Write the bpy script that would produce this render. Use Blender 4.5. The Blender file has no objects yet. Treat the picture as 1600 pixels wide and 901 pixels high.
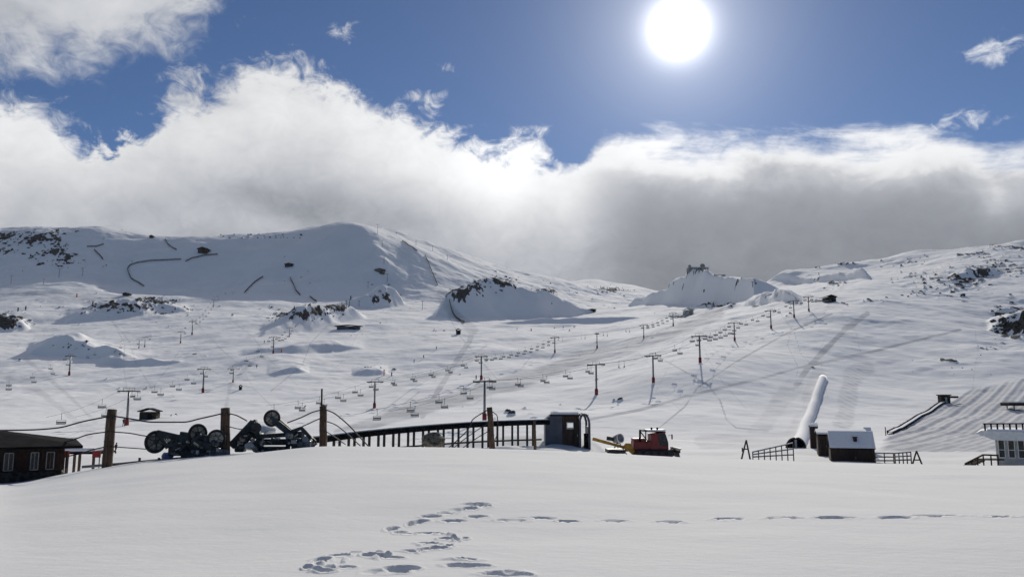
import bpy, math, random
import numpy as np
from mathutils import Vector, Matrix

random.seed(7)
C = bpy.context
SC = C.scene
COL = SC.collection
R = math.radians

# ------------------------------------------------------------------ camera
W, H, F = 1600.0, 901.0, 1244.0           # photo size, focal length in photo pixels
EYE = 2.0
PITCH = math.atan((630 - 450.5) / F)      # eye level lies at y = 630
cam_d = bpy.data.cameras.new('camera')
cam = bpy.data.objects.new('camera', cam_d)
COL.objects.link(cam)
cam.location = (0, 0, EYE)
cam.rotation_euler = (R(90) + PITCH, 0, 0)
cam_d.sensor_width = 36
cam_d.lens = 36 * F / W
cam_d.clip_start = 0.1
cam_d.clip_end = 30000
SC.camera = cam
CT, ST = math.cos(PITCH), math.sin(PITCH)


def ray(px, py):
    """photo pixel -> direction (x, y, z) in the world"""
    u = (px - W / 2) / F
    v = (H / 2 - py) / F
    return (u, CT - v * ST, ST + v * CT)


def ts(px, py):
    x, y, z = ray(px, py)
    return x / y, z / y


def to_px(t, s):
    """tangents (x/y, z/y) -> photo pixel (arrays fine)"""
    fwd = CT + s * ST
    up = s * CT - ST
    return W / 2 + F * t / fwd, H / 2 - F * up / fwd


# ------------------------------------------------------------------ light
SUN_PX = (1060, 45)
sx, sy, sz = ray(*SUN_PX)
sd = Vector((sx, sy, sz)).normalized()
SUN_EL = math.asin(sd.z)
SUN_AZ = math.atan2(sd.x, sd.y)
sun_d = bpy.data.lights.new('sun', 'SUN')
sun_d.energy = 3.55
sun_d.angle = R(0.6)
sun_d.color = (1.0, 0.94, 0.84)
sun = bpy.data.objects.new('sun', sun_d)
COL.objects.link(sun)
sun.rotation_euler = sd.to_track_quat('Z', 'Y').to_euler()
SC.view_settings.view_transform = 'Standard'
SC.view_settings.look = 'None'
SC.view_settings.exposure = 0.05
SC.view_settings.gamma = 1.0
SC.view_settings.use_curve_mapping = False


class NT:
    """terse node graph writer"""
    def __init__(self, tree):
        self.t = tree
        self.n = tree.nodes
        self.l = tree.links

    def node(self, kind, **kw):
        nd = self.n.new(kind)
        for k, v in kw.items():
            setattr(nd, k, v)
        return nd

    def put(self, sock, v):
        if isinstance(v, bpy.types.NodeSocket):
            self.l.new(v, sock)
        elif v is not None:
            sock.default_value = v

    def m(self, op, a, b=None, c=None, clamp=False):
        nd = self.node('ShaderNodeMath', operation=op, use_clamp=clamp)
        self.put(nd.inputs[0], a)
        if b is not None: self.put(nd.inputs[1], b)
        if c is not None: self.put(nd.inputs[2], c)
        return nd.outputs[0]

    def ss(self, v, a, b, oa=0.0, ob=1.0):
        nd = self.node('ShaderNodeMapRange', interpolation_type='SMOOTHSTEP')
        self.put(nd.inputs[0], v)
        for i, x in enumerate((a, b, oa, ob)):
            self.put(nd.inputs[1 + i], x)
        return nd.outputs[0]

    def lin(self, v, a, b, oa=0.0, ob=1.0):
        nd = self.node('ShaderNodeMapRange')
        self.put(nd.inputs[0], v)
        for i, x in enumerate((a, b, oa, ob)):
            self.put(nd.inputs[1 + i], x)
        return nd.outputs[0]

    def noise(self, vec, scale, detail=4, rough=0.5, dist=0.0):
        nd = self.node('ShaderNodeTexNoise')
        self.put(nd.inputs['Vector'], vec)
        nd.inputs['Scale'].default_value = scale
        nd.inputs['Detail'].default_value = detail
        nd.inputs['Roughness'].default_value = rough
        nd.inputs['Distortion'].default_value = dist
        return nd.outputs['Fac']

    def mix(self, f, a, b, blend='MIX'):
        nd = self.node('ShaderNodeMix', data_type='RGBA', blend_type=blend)
        self.put(nd.inputs[0], f)
        self.put(nd.inputs[6], a)
        self.put(nd.inputs[7], b)
        return nd.outputs[2]

    def curve(self, v, pts):
        nd = self.node('ShaderNodeFloatCurve')
        self.put(nd.inputs['Value'], v)
        cv = nd.mapping.curves[0]
        while len(cv.points) > 2:
            cv.points.remove(cv.points[-1])
        cv.points[0].location = pts[0]
        cv.points[1].location = pts[-1]
        for p in pts[1:-1]:
            cv.points.new(*p)
        nd.mapping.update()
        return nd.outputs[0]


world = bpy.data.worlds.new('World')
SC.world = world
world.use_nodes = True
wt = world.node_tree
wt.nodes.clear()
w = NT(wt)
WSTR = 0.05
SKYMUL = (0.80, 0.98, 1.24, 1)


def build_sky():
    sky = w.node('ShaderNodeTexSky', sky_type='NISHITA')
    sky.sun_disc = False
    sky.sun_elevation = SUN_EL
    sky.sun_rotation = SUN_AZ
    sky.altitude = 2600
    sky.air_density = 1.0
    sky.dust_density = 0.15
    sky.ozone_density = 1.5
    tc = w.node('ShaderNodeTexCoord').outputs['Generated']
    sep = w.node('ShaderNodeSeparateXYZ')
    w.put(sep.inputs[0], tc)
    X, Y, Z = sep.outputs
    az = w.m('ARCTAN2', X, Y)
    el = w.m('ARCSINE', Z)
    A0, A1, E0, E1 = -0.75, 0.75, -0.1, 0.62
    an = w.lin(az, A0, A1)
    en = w.lin(el, E0, E1)

    def ae(px, py):
        x, y, z = ray(px, py)
        l = math.sqrt(x * x + y * y + z * z)
        return ((math.atan2(x, y) - A0) / (A1 - A0), (math.asin(z / l) - E0) / (E1 - E0))

    def line(pts):
        q = sorted(ae(*p) for p in pts)
        return w.curve(an, q)

    # cloud texture space: stretched sideways, warped
    comb = w.node('ShaderNodeCombineXYZ')
    w.put(comb.inputs[0], az)
    w.put(comb.inputs[1], w.m('MULTIPLY', el, 1.35))
    comb.inputs[2].default_value = 3.7
    P = comb.outputs[0]
    n_big = w.noise(P, 5.5, 9, 0.55, 0.35)
    n_mid = w.noise(P, 14.0, 9, 0.6, 0.5)
    n_fine = w.noise(P, 34.0, 8, 0.62, 0.8)
    nb = w.m('SUBTRACT', n_big, 0.5)
    nm = w.m('SUBTRACT', n_mid, 0.5)
    nf = w.m('SUBTRACT', n_fine, 0.5)

    def blob(px, py, rx, ry):
        """gaussian patch round a direction"""
        a, e = ae(px, py)
        ka = rx / F / (A1 - A0)
        ke = ry / F / (E1 - E0)
        da = w.m('DIVIDE', w.m('SUBTRACT', an, a), ka)
        de = w.m('DIVIDE', w.m('SUBTRACT', en, e), ke)
        r2 = w.m('ADD', w.m('MULTIPLY', da, da), w.m('MULTIPLY', de, de))
        return w.m('EXPONENT', w.m('MULTIPLY', r2, -1.0))

    # main bank: below its top line
    top = line([(-250, 120), (0, 142), (60, 142), (110, 152), (150, 156), (200, 140), (250, 126), (330, 118), (395, 96),
                (455, 84), (500, 92), (550, 122), (600, 152), (650, 170), (720, 192), (785, 212), (840, 202), (880, 212),
                (905, 214), (930, 196), (1000, 200), (1100, 208), (1200, 216), (1300, 206), (1400, 204), (1500, 208),
                (1545, 224), (1600, 214), (1850, 215)])
    h = w.m('SUBTRACT', top, en)                        # depth under the top line
    edge = w.m('ADD', w.m('MULTIPLY', nm, 0.18), w.m('MULTIPLY', nf, 0.13))
    edge = w.m('ADD', edge, w.m('MULTIPLY', nb, 0.05))
    side = w.ss(an, ae(860, 250)[0], ae(1010, 250)[0])
    comb2 = w.node('ShaderNodeCombineXYZ')
    w.put(comb2.inputs[0], az)
    w.put(comb2.inputs[1], w.m('ADD', w.m('MULTIPLY', el, 3.6), w.m('MULTIPLY', az, 0.5)))
    comb2.inputs[2].default_value = 1.3
    streak = w.m('SUBTRACT', w.noise(comb2.outputs[0], 9.0, 9, 0.58, 0.3), 0.5)
    edge = w.m('ADD', w.m('MULTIPLY', edge, w.m('SUBTRACT', 1.0, w.m('MULTIPLY', side, 0.75))), w.m('MULTIPLY', w.m('MULTIPLY', streak, 0.16), side))
    # crisper on the right bank, ragged on the left
    q = w.m('ADD', h, edge)
    gap = w.m('ADD', blob(190, 200, 70, 52), w.m('MULTIPLY', blob(178, 262, 45, 34), .8))
    q = w.m('SUBTRACT', q, w.m('MULTIPLY', gap, w.m('ADD', 0.075, w.m('MULTIPLY', nm, 0.75))))
    q = w.m('SUBTRACT', q, w.m('MULTIPLY', blob(892, 226, 26, 34), 0.08))
    d1 = w.ss(q, -0.010, 0.048)
    # upper left cloud: above its lower line
    low = line([(-250, 60), (0, 128), (80, 122), (150, 124), (200, 100), (250, 78), (300, 72), (335, 32), (380, -20), (450, -80), (1850, -400)])
    q2 = w.m('ADD', w.m('SUBTRACT', en, low), w.m('MULTIPLY', edge, 0.9))
    d2 = w.ss(q2, -0.015, 0.085)
    # wisps
    wis = w.m('ADD', blob(1560, 84, 42, 20), w.m('MULTIPLY', blob(535, 44, 46, 22), 0.75))
    wis = w.m('ADD', wis, w.m('MULTIPLY', blob(655, 152, 40, 16), 0.9))
    wis = w.m('ADD', wis, w.m('MULTIPLY', blob(690, 105, 24, 14), 0.5))
    wis = w.m('ADD', wis, w.m('MULTIPLY', blob(1430, 205, 140, 16), 0.9))
    wis = w.m('ADD', wis, w.m('MULTIPLY', blob(320, 30, 90, 45), 0.5))
    q3 = w.m('ADD', w.m('MULTIPLY', wis, 0.42), w.m('ADD', w.m('MULTIPLY', nm, 0.9), w.m('MULTIPLY', nf, 0.9)))
    d3 = w.m('MULTIPLY', w.ss(q3, 0.20, 0.55), w.ss(wis, 0.03, 0.3))
    ahead = w.ss(w.m('ABSOLUTE', az), 1.9, 0.9)          # the bank stands ahead; the sky behind is clear
    d1 = w.m('MULTIPLY', d1, ahead)
    d2 = w.m('MULTIPLY', d2, ahead)
    dens = w.m('MAXIMUM', w.m('MAXIMUM', d1, w.m('MULTIPLY', d2, 0.93)), w.m('MULTIPLY', d3, 0.8))

    # brightness of the cloud: lit rim, grey body
    hn = w.m('ADD', h, w.m('ADD', w.m('MULTIPLY', nb, 0.13), w.m('MULTIPLY', nm, 0.07)))
    body_l = w.curve(w.m('MULTIPLY', hn, 1.6, clamp=True), [(0, 0.70), (0.1, 0.70), (0.25, 0.56), (0.38, 0.43), (0.5, 0.36), (1, 0.30)])
    body_r = w.curve(w.m('MULTIPLY', hn, 1.6, clamp=True), [(0, 0.88), (0.06, 0.84), (0.12, 0.48), (0.19, 0.285), (0.36, 0.225), (1, 0.20)])
    side = w.ss(an, ae(860, 250)[0], ae(1010, 250)[0])
    mixv = w.node('ShaderNodeMix', data_type='FLOAT')
    w.put(mixv.inputs[0], side)
    w.put(mixv.inputs[2], body_l)
    w.put(mixv.inputs[3], body_r)
    b = mixv.outputs[0]
    b = w.m('ADD', b, w.m('MULTIPLY', blob(790, 280, 120, 85), 0.30))
    b = w.m('ADD', b, w.m('MULTIPLY', blob(560, 220, 200, 70), 0.10))
    b = w.m('SUBTRACT', b, w.m('MULTIPLY', blob(560, 330, 230, 42), 0.16))
    b = w.m('ADD', b, w.m('MULTIPLY', blob(60, 220, 130, 90), 0.06))
    b = w.m('SUBTRACT', b, w.m('MULTIPLY', blob(190, 330, 140, 35), 0.09))
    b = w.m('ADD', b, w.m('MULTIPLY', blob(390, 345, 120, 26), 0.15))
    calm = w.m('SUBTRACT', 1.0, w.m('MULTIPLY', side, 0.62))
    b = w.m('ADD', b, w.m('MULTIPLY', w.m('MULTIPLY', nm, 0.34), calm))
    b = w.m('ADD', b, w.m('MULTIPLY', w.m('MULTIPLY', nf, 0.16), calm))
    up = w.ss(en, ae(100, 150)[1], ae(100, 120)[1])     # the upper left cloud has its own grey
    upb = w.m('ADD', 0.56, w.m('ADD', w.m('MULTIPLY', nb, 0.55), w.m('MULTIPLY', nm, 0.35)))
    up = w.m('MULTIPLY', up, w.ss(an, ae(420, 80)[0], ae(330, 80)[0]))
    mv = w.node('ShaderNodeMix', data_type='FLOAT')
    w.put(mv.inputs[0], up); w.put(mv.inputs[2], b); w.put(mv.inputs[3], upb)
    b = w.m('MAXIMUM', mv.outputs[0], 0.2)
    b = w.m('MULTIPLY', b, 1.0 / WSTR)
    tint = w.node('ShaderNodeCombineColor')
    w.put(tint.inputs[0], w.m('MULTIPLY', b, w.lin(b, 0.2 / WSTR, 0.7 / WSTR, 0.94, 0.99)))
    w.put(tint.inputs[1], b)
    w.put(tint.inputs[2], w.m('MULTIPLY', b, w.lin(b, 0.2 / WSTR, 0.7 / WSTR, 1.14, 1.02)))
    blue = w.mix(1.0, sky.outputs[0], SKYMUL, 'MULTIPLY')
    # thin veil where density is low keeps the blue showing through
    col = w.mix(dens, blue, tint.outputs[0])
    # the sun in the air: disc and aureole
    dot = w.node('ShaderNodeVectorMath', operation='DOT_PRODUCT')
    w.put(dot.inputs[0], tc)
    dot.inputs[1].default_value = sd
    ang = w.m('ARCCOSINE', w.m('MINIMUM', dot.outputs['Value'], 1.0))
    disc = w.m('MULTIPLY', w.m('EXPONENT', w.m('MULTIPLY', w.m('MULTIPLY', ang, ang), -1250.0)), 2.2)
    g1 = w.m('MULTIPLY', w.m('EXPONENT', w.m('MULTIPLY', ang, -17.0)), 0.72)
    g2 = w.m('MULTIPLY', w.m('EXPONENT', w.m('MULTIPLY', ang, -5.0)), 0.09)
    g = w.m('MULTIPLY', w.m('ADD', disc, w.m('ADD', g1, g2)), 1.0 / WSTR)
    gc = w.node('ShaderNodeCombineColor')
    w.put(gc.inputs[0], g)
    w.put(gc.inputs[1], w.m('MULTIPLY', g, 0.985))
    w.put(gc.inputs[2], w.m('MULTIPLY', g, 0.97))
    col = w.mix(1.0, col, gc.outputs[0], 'ADD')
    bg = w.node('ShaderNodeBackground')
    w.put(bg.inputs[0], col)
    bg.inputs[1].default_value = WSTR
    out = w.node('ShaderNodeOutputWorld')
    w.l.new(bg.outputs[0], out.inputs[0])


build_sky()

# ------------------------------------------------------------------ terrain
def hash2(ix, iy, seed):
    with np.errstate(over='ignore'):
        h = (ix.astype(np.int64) * 374761393 + iy.astype(np.int64) * 668265263 + seed * 974711) & 0xffffffff
        h = ((h ^ (h >> 13)) * 1274126177) & 0xffffffff
        h = (h ^ (h >> 16)) & 0xffff
    return h / 65535.0


def vnoise(x, y, seed):
    ix, iy = np.floor(x), np.floor(y)
    fx, fy = x - ix, y - iy
    fx = fx * fx * fx * (fx * (fx * 6 - 15) + 10)
    fy = fy * fy * fy * (fy * (fy * 6 - 15) + 10)
    a = hash2(ix, iy, seed); b = hash2(ix + 1, iy, seed)
    c = hash2(ix, iy + 1, seed); d = hash2(ix + 1, iy + 1, seed)
    return (a + (b - a) * fx) * (1 - fy) + (c + (d - c) * fx) * fy - 0.5


def fbm(x, y, wl, n, seed=1, gain=0.5):
    out = 0; amp = 1.0
    ca, sa = math.cos(0.6), math.sin(0.6)
    for k in range(n):
        out = out + amp * vnoise(x / wl, y / wl, seed + k)
        x, y = x * ca - y * sa, x * sa + y * ca
        wl /= 2.03; amp *= gain
    return out


def pchip_slopes(xs, ys):
    """ys: (n, m) values at xs (n,)"""
    h = np.diff(xs)[:, None]
    dl = np.diff(ys, axis=0) / h
    m = np.zeros_like(ys)
    w1 = 2 * h[1:] + h[:-1]
    w2 = h[1:] + 2 * h[:-1]
    same = (dl[1:] * dl[:-1]) > 0
    with np.errstate(divide='ignore', invalid='ignore'):
        hm = (w1 + w2) / (w1 / dl[:-1] + w2 / dl[1:])
    m[1:-1] = np.where(same, hm, 0)
    m[0] = dl[0]; m[-1] = dl[-1]
    return m


def pchip(xs, ys, x):
    xs = np.asarray(xs, float); ys = np.asarray(ys, float)
    one = ys.ndim == 1
    if one: ys = ys[:, None]
    m = pchip_slopes(xs, ys)
    x = np.clip(x, xs[0], xs[-1])
    i = np.clip(np.searchsorted(xs, x) - 1, 0, len(xs) - 2)
    h = (xs[i + 1] - xs[i])[:, None]
    t = ((x - xs[i])[:, None]) / h
    r = ((2 * t**3 - 3 * t**2 + 1) * ys[i] + (t**3 - 2 * t**2 + t) * h * m[i]
         + (-2 * t**3 + 3 * t**2) * ys[i + 1] + (t**3 - t**2) * h * m[i + 1])
    return r[:, 0] if one else r


# rows of the relief: distance -> screen height of the ground at chosen columns
LINES = [
    (42,  [(0, 757), (130, 737), (230, 722), (400, 708), (520, 698), (800, 702), (1100, 715), (1350, 724), (1600, 728)]),
    (150, [(0, 694), (400, 692), (800, 690), (1100, 692), (1600, 688)]),
    (200, [(0, 667), (200, 667), (585, 662), (757, 650), (932, 645), (1095, 642), (1240, 650), (1400, 655), (1600, 650)]),
    (260, [(0, 635), (200, 640), (400, 640), (585, 633), (757, 620), (932, 608), (1095, 578), (1240, 595), (1400, 605), (1600, 598)]),
    (330, [(0, 605), (200, 608), (400, 603), (585, 600), (752, 590), (932, 575), (1095, 545), (1240, 540), (1400, 550), (1600, 550)]),
    (460, [(0, 572), (200, 570), (400, 555), (585, 558), (752, 555), (867, 551), (932, 542), (1050, 520), (1148, 505), (1264, 488), (1400, 484), (1600, 490)]),
    (600, [(0, 540), (200, 535), (400, 525), (585, 530), (752, 530), (867, 527), (1006, 515), (1100, 500), (1180, 484), (1264, 465), (1400, 450), (1600, 440)]),
    (750, [(0, 512), (300, 503), (500, 503), (700, 506), (867, 511), (1000, 500), (1060, 493), (1150, 472), (1264, 450), (1400, 430), (1600, 412)]),
    (950, [(0, 478), (300, 478), (500, 483), (700, 490), (867, 498), (960, 490), (1060, 479), (1150, 470), (1230, 447), (1300, 432), (1400, 413), (1600, 391)]),
    (1050, [(0, 462), (130, 462), (300, 468), (500, 472), (600, 476), (700, 484), (800, 490), (900, 489), (1000, 480), (1075, 470), (1150, 464), (1230, 430), (1320, 414),
            (1380, 406), (1440, 393), (1510, 388), (1560, 383), (1600, 377)]),
    (1150, [(0, 438), (130, 446), (200, 460), (400, 464), (600, 468), (700, 475), (800, 482), (900, 482), (1000, 478), (1150, 470), (1230, 440), (1320, 425), (1600, 392)]),
    (1440, [(0, 359), (50, 357), (90, 360), (150, 363), (200, 369), (260, 371), (330, 370), (400, 368), (450, 363), (490, 356), (515, 350), (540, 347),
            (565, 350), (585, 357), (610, 369), (650, 386), (700, 409), (760, 432), (850, 455), (950, 472), (1050, 478), (1200, 470), (1600, 440)]),
    (1750, [(0, 420), (200, 420), (500, 378), (560, 368), (610, 367), (650, 380), (700, 393), (760, 411), (800, 422), (850, 434), (900, 447), (950, 458), (985, 462), (1050, 470), (1200, 480), (1600, 480)]),
    (2400, [(0, 470), (600, 450), (700, 450), (800, 450), (880, 450), (930, 441), (960, 446), (990, 450), (1050, 462), (1200, 480), (1600, 500)]),
    (3200, [(0, 520), (800, 520), (1600, 520)]),
]
TMAX = 1.15
NODES_T = np.linspace(-TMAX, TMAX, 1200)


def line_z(D, pts):
    tt = [ts(*p) for p in pts]
    t = np.array([a for a, b in tt]); z = np.array([EYE + b * D for a, b in tt])
    t = np.concatenate([[-TMAX - .01], t, [TMAX + .01]])
    z = np.concatenate([[z[0]], z, [z[-1]]])
    return pchip(t, z, NODES_T)


node_D, node_Z = [], []
zc = line_z(*LINES[0])
zero = np.zeros_like(NODES_T)
for D, z in ((1.0, zero), (10, zero + .02 * zc), (24, zc * .34), (42, zc), (47, zc - .35), (62, zero - 5.6), (100, zero - 5.1)):
    node_D.append(D); node_Z.append(z)
for D, pts in LINES[1:]:
    node_D.append(D); node_Z.append(line_z(D, pts))
node_D = np.array(node_D, float); node_Z = np.array(node_Z)

# columns: dense in the frame, denser over the footprints
px_cols = np.concatenate([np.arange(-560, -20, 9.0), np.arange(-20, 470, 1.7), np.arange(470, 920, 1.15), np.arange(920, 1620, 1.7), np.arange(1620, 2160, 9.0)])
TC = (px_cols - W / 2) / F / CT
NCOL = len(TC)
rows = [np.geomspace(1.2, 8.5, 12, endpoint=False)]
yy = np.arange(905, 700, -0.75)
rows.append(EYE / ((yy - 630) / F) * 1.0)
r_last = rows[-1][-1]
rows.append(np.linspace(r_last, 60, 55)[1:])
rows.append(np.linspace(60, 140, 60)[1:])
rows.append(np.geomspace(140, 1000, 560)[1:])
rows.append(np.linspace(1000, 1800, 330)[1:])
rows.append(np.linspace(1800, 3200, 60)[1:])
DR = np.concatenate(rows)
DR = np.unique(np.round(DR, 4))
NROW = len(DR)
Zr = pchip(node_D, node_Z, DR)                       # rows x NODES_T
ZG = np.empty((NROW, NCOL))
for i in range(NROW):
    ZG[i] = np.interp(TC, NODES_T, Zr[i])
XG = DR[:, None] * TC[None, :]
YG = np.repeat(DR[:, None], NCOL, 1)


def hit(px, py, dmin=120.0):
    """where the sight line through a photo pixel first meets the ground beyond dmin"""
    t, s = ts(px, py)
    j = np.clip(np.searchsorted(TC, t) - 1, 0, NCOL - 2)
    f = (t - TC[j]) / (TC[j + 1] - TC[j])
    colz = ZG[:, j] * (1 - f) + ZG[:, j + 1] * f
    g = colz - (EYE + s * DR)
    k = np.where((g[1:] >= 0) & (DR[1:] > dmin))[0]
    if len(k) == 0:
        k = int(np.argmax(np.where(DR > dmin, colz - s * DR, -1e9)))
        return Vector((t * DR[k], DR[k], colz[k]))
    k = k[0]
    g0, g1 = g[k], g[k + 1]
    a = 0 if g0 >= 0 else g0 / (g0 - g1)
    D = DR[k] + (DR[k + 1] - DR[k]) * a
    z = colz[k] + (colz[k + 1] - colz[k]) * a
    return Vector((t * D, D, z))


def gz(x, y):
    """ground height at a place"""
    t = x / y
    j = int(np.clip(np.searchsorted(TC, t) - 1, 0, NCOL - 2))
    i = int(np.clip(np.searchsorted(DR, y) - 1, 0, NROW - 2))
    f = min(max((t - TC[j]) / (TC[j + 1] - TC[j]), 0), 1)
    g = (y - DR[i]) / (DR[i + 1] - DR[i])
    a = ZG[i, j] * (1 - f) + ZG[i, j + 1] * f
    b = ZG[i + 1, j] * (1 - f) + ZG[i + 1, j + 1] * f
    return float(a * (1 - g) + b * g)


def at(px, py, D):
    t, s = ts(px, py)
    return Vector((t * D, D, EYE + s * D))


# knolls: a steep near face (in its own shade) and a long back.  base line, height across (px), length of back
KNOLLS = [
    ([(690, 497), (740, 503), (800, 506), (860, 503), (905, 492)], [(672, 0), (700, 30), (735, 50), (775, 66), (805, 57), (835, 44), (865, 36), (895, 20), (935, 0)], 260, .72),
    ([(985, 478), (1020, 483), (1080, 482), (1140, 478), (1200, 465)], [(975, 0), (1000, 18), (1040, 34), (1075, 50), (1120, 46), (1165, 34), (1200, 20), (1235, 0)], 200, .85),
    ([(1165, 480), (1200, 488), (1250, 484)], [(1160, 0), (1178, 11), (1200, 19), (1230, 15), (1256, 0)], 130, .85),
    ([(1190, 444), (1250, 440), (1355, 436)], [(1185, 0), (1230, 9), (1300, 11), (1345, 12), (1366, 0)], 150, .85),
    ([(40, 557), (100, 561), (240, 563)], [(38, 0), (60, 12), (85, 25), (115, 28), (150, 22), (200, 10), (245, 0)], 110, .62),
    ([(150, 566), (290, 566)], [(150, 0), (175, 10), (215, 11), (290, 0)], 70, .60),
    ([(95, 502), (130, 506), (290, 485)], [(95, 0), (130, 14), (180, 22), (240, 20), (300, 0)], 140, .55),
    ([(400, 526), (450, 524), (575, 500)], [(402, 0), (440, 16), (480, 28), (540, 20), (575, 0)], 150, .60),
    ([(525, 480), (590, 482), (635, 478)], [(525, 0), (560, 14), (592, 26), (615, 20), (635, 0)], 120, .60),
    ([(420, 582), (475, 580)], [(415, 0), (440, 5), (460, 7), (485, 0)], 60, .65),
    ([(555, 582), (600, 578)], [(548, 0), (568, 8), (585, 9), (608, 0)], 60, .65),
    ([(370, 556), (460, 557), (570, 545)], [(370, 0), (430, 9), (500, 11), (575, 0)], 110, .50),
    ([(-20, 520), (45, 514)], [(-20, 16), (20, 18), (48, 0)], 90, .6),
    ([(1480, 440), (1560, 425)], [(1480, 0), (1510, 12), (1540, 10), (1570, 0)], 80, .65),
    ([(1540, 528), (1700, 545)], [(1540, 0), (1575, 26), (1640, 40), (1720, 0)], 70, .7),
    ([(560, 438), (640, 446)], [(560, 0), (592, 14), (640, 0)], 120, .55),
    ([(780, 508), (880, 512), (1000, 498)], [(770, 0), (850, 8), (930, 8), (1010, 0)], 90, .50),
]
adds = np.zeros_like(ZG)
for base, hs, back, steep in KNOLLS:
    bt, bD = [], []
    for p in base:
        q = hit(*p)
        bt.append(q.x / q.y); bD.append(q.y)
    Dm = float(np.mean(bD))
    ht = [ts(p, base[0][1])[0] for p, h_ in hs]
    mid_t, half_t = (ht[0] + ht[-1]) / 2, (ht[-1] - ht[0]) / 2
    co = np.polyfit(bt, bD, 1) if len(bt) > 1 else (0, Dm)
    D0 = np.clip(co[0] * TC + co[1], min(bD) - 20, max(bD) + 20)
    hh = pchip(ht, [h_ for p, h_ in hs], TC)
    win = np.clip((1 - np.abs((TC - mid_t) / half_t)) / .14, 0, 1)
    hh = np.where(np.abs(TC - mid_t) < half_t, np.maximum(hh, 0), 0) * Dm / F * win * win * (3 - 2 * win)
    wl = half_t * Dm * .5
    a = np.maximum(hh / steep, 1.0)
    A_ = hh.max() / steep
    wx = fbm(XG, YG, wl * 1.6, 2, 131 + int(Dm), .36)
    D0w = D0[None, :] + wx * A_ * .5 + (((TC - mid_t) / half_t) ** 2 * A_ * .9)[None, :]
    u = (YG - D0w) / (a[None, :] * 1.05)
    up = np.clip(u, 0, 1)
    up = np.where(up < .15, up * up / .3, up - .075)
    up = np.minimum(up, 1.0) / .925
    up = (1.002 - np.sqrt((1 - np.minimum(up, 1)) ** 2 + .004)) / .939
    v = np.clip((YG - D0w - a[None, :]) / (back), 0, 1)
    dn = 1 - v * v * (3 - 2 * v)
    rough_h = 1 + .4 * fbm(XG, YG, wl * .9, 3, 231 + int(Dm), .42)
    adds = np.maximum(adds, hh[None, :] * np.maximum(up, 0) * dn * rough_h)
ZG += adds
kn = np.clip(adds / 10, 0, 1)
ZG += kn * (fbm(XG, YG, 40, 4, 301, .45) * 4.0)

# snow bank under the conveyor and the kiosk
bt_ = [ts(p, 695)[0] for p in (560, 640, 700, 780, 860, 925, 975)]
bh = pchip(bt_, [0, 2.6, 3.4, 3.8, 3.9, 3.4, 0], TC)
bh = np.where((TC > bt_[0]) & (TC < bt_[-1]), bh, 0)
sm_ = lambda v: np.clip(v, 0, 1) ** 2 * (3 - 2 * np.clip(v, 0, 1))
wv = fbm(XG, YG, 5, 3, 77)
ZG += bh[None, :] * sm_((YG - 61 + wv * 1.5) / 5.5) * (1 - sm_((YG - 80) / 14)) * (1 + .25 * wv)

# relief noise
far = np.clip((YG - 110) / 250, 0, 1)
ZG += far * (fbm(XG, YG, 190, 4, 3) * 7.0 + fbm(XG, YG, 44, 5, 11, .52) * 2.6)
vfar = np.clip((YG - 900) / 300, 0, 1)
ZG += vfar * fbm(XG, YG, 120, 5, 31) * 7
near = 1 - np.clip((YG - 30) / 60, 0, 1)
ZG += near * (fbm(XG, YG, 7.0, 3, 21) * .12 + fbm(XG * .6, YG, 1.3, 3, 23) * .016)
mid = np.clip((YG - 60) / 40, 0, 1) * (1 - far)
ZG += mid * fbm(XG, YG, 14, 4, 27) * .5

S_ = (ZG - EYE) / YG
PX, PY = to_px(XG / YG, S_)


def seg_dist(pts):
    """distance in photo pixels from every ground point to a polyline, sideways stretch removed"""
    best = np.full(PX.shape, 1e9)
    for (x0, y0), (x1, y1) in zip(pts[:-1], pts[1:]):
        dx, dy = x1 - x0, y1 - y0
        k = np.clip(((PX - x0) * dx + (PY - y0) * dy) / (dx * dx + dy * dy), 0, 1)
        d = np.hypot(PX - x0 - k * dx, PY - y0 - k * dy)
        best = np.minimum(best, d)
    return best


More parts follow.
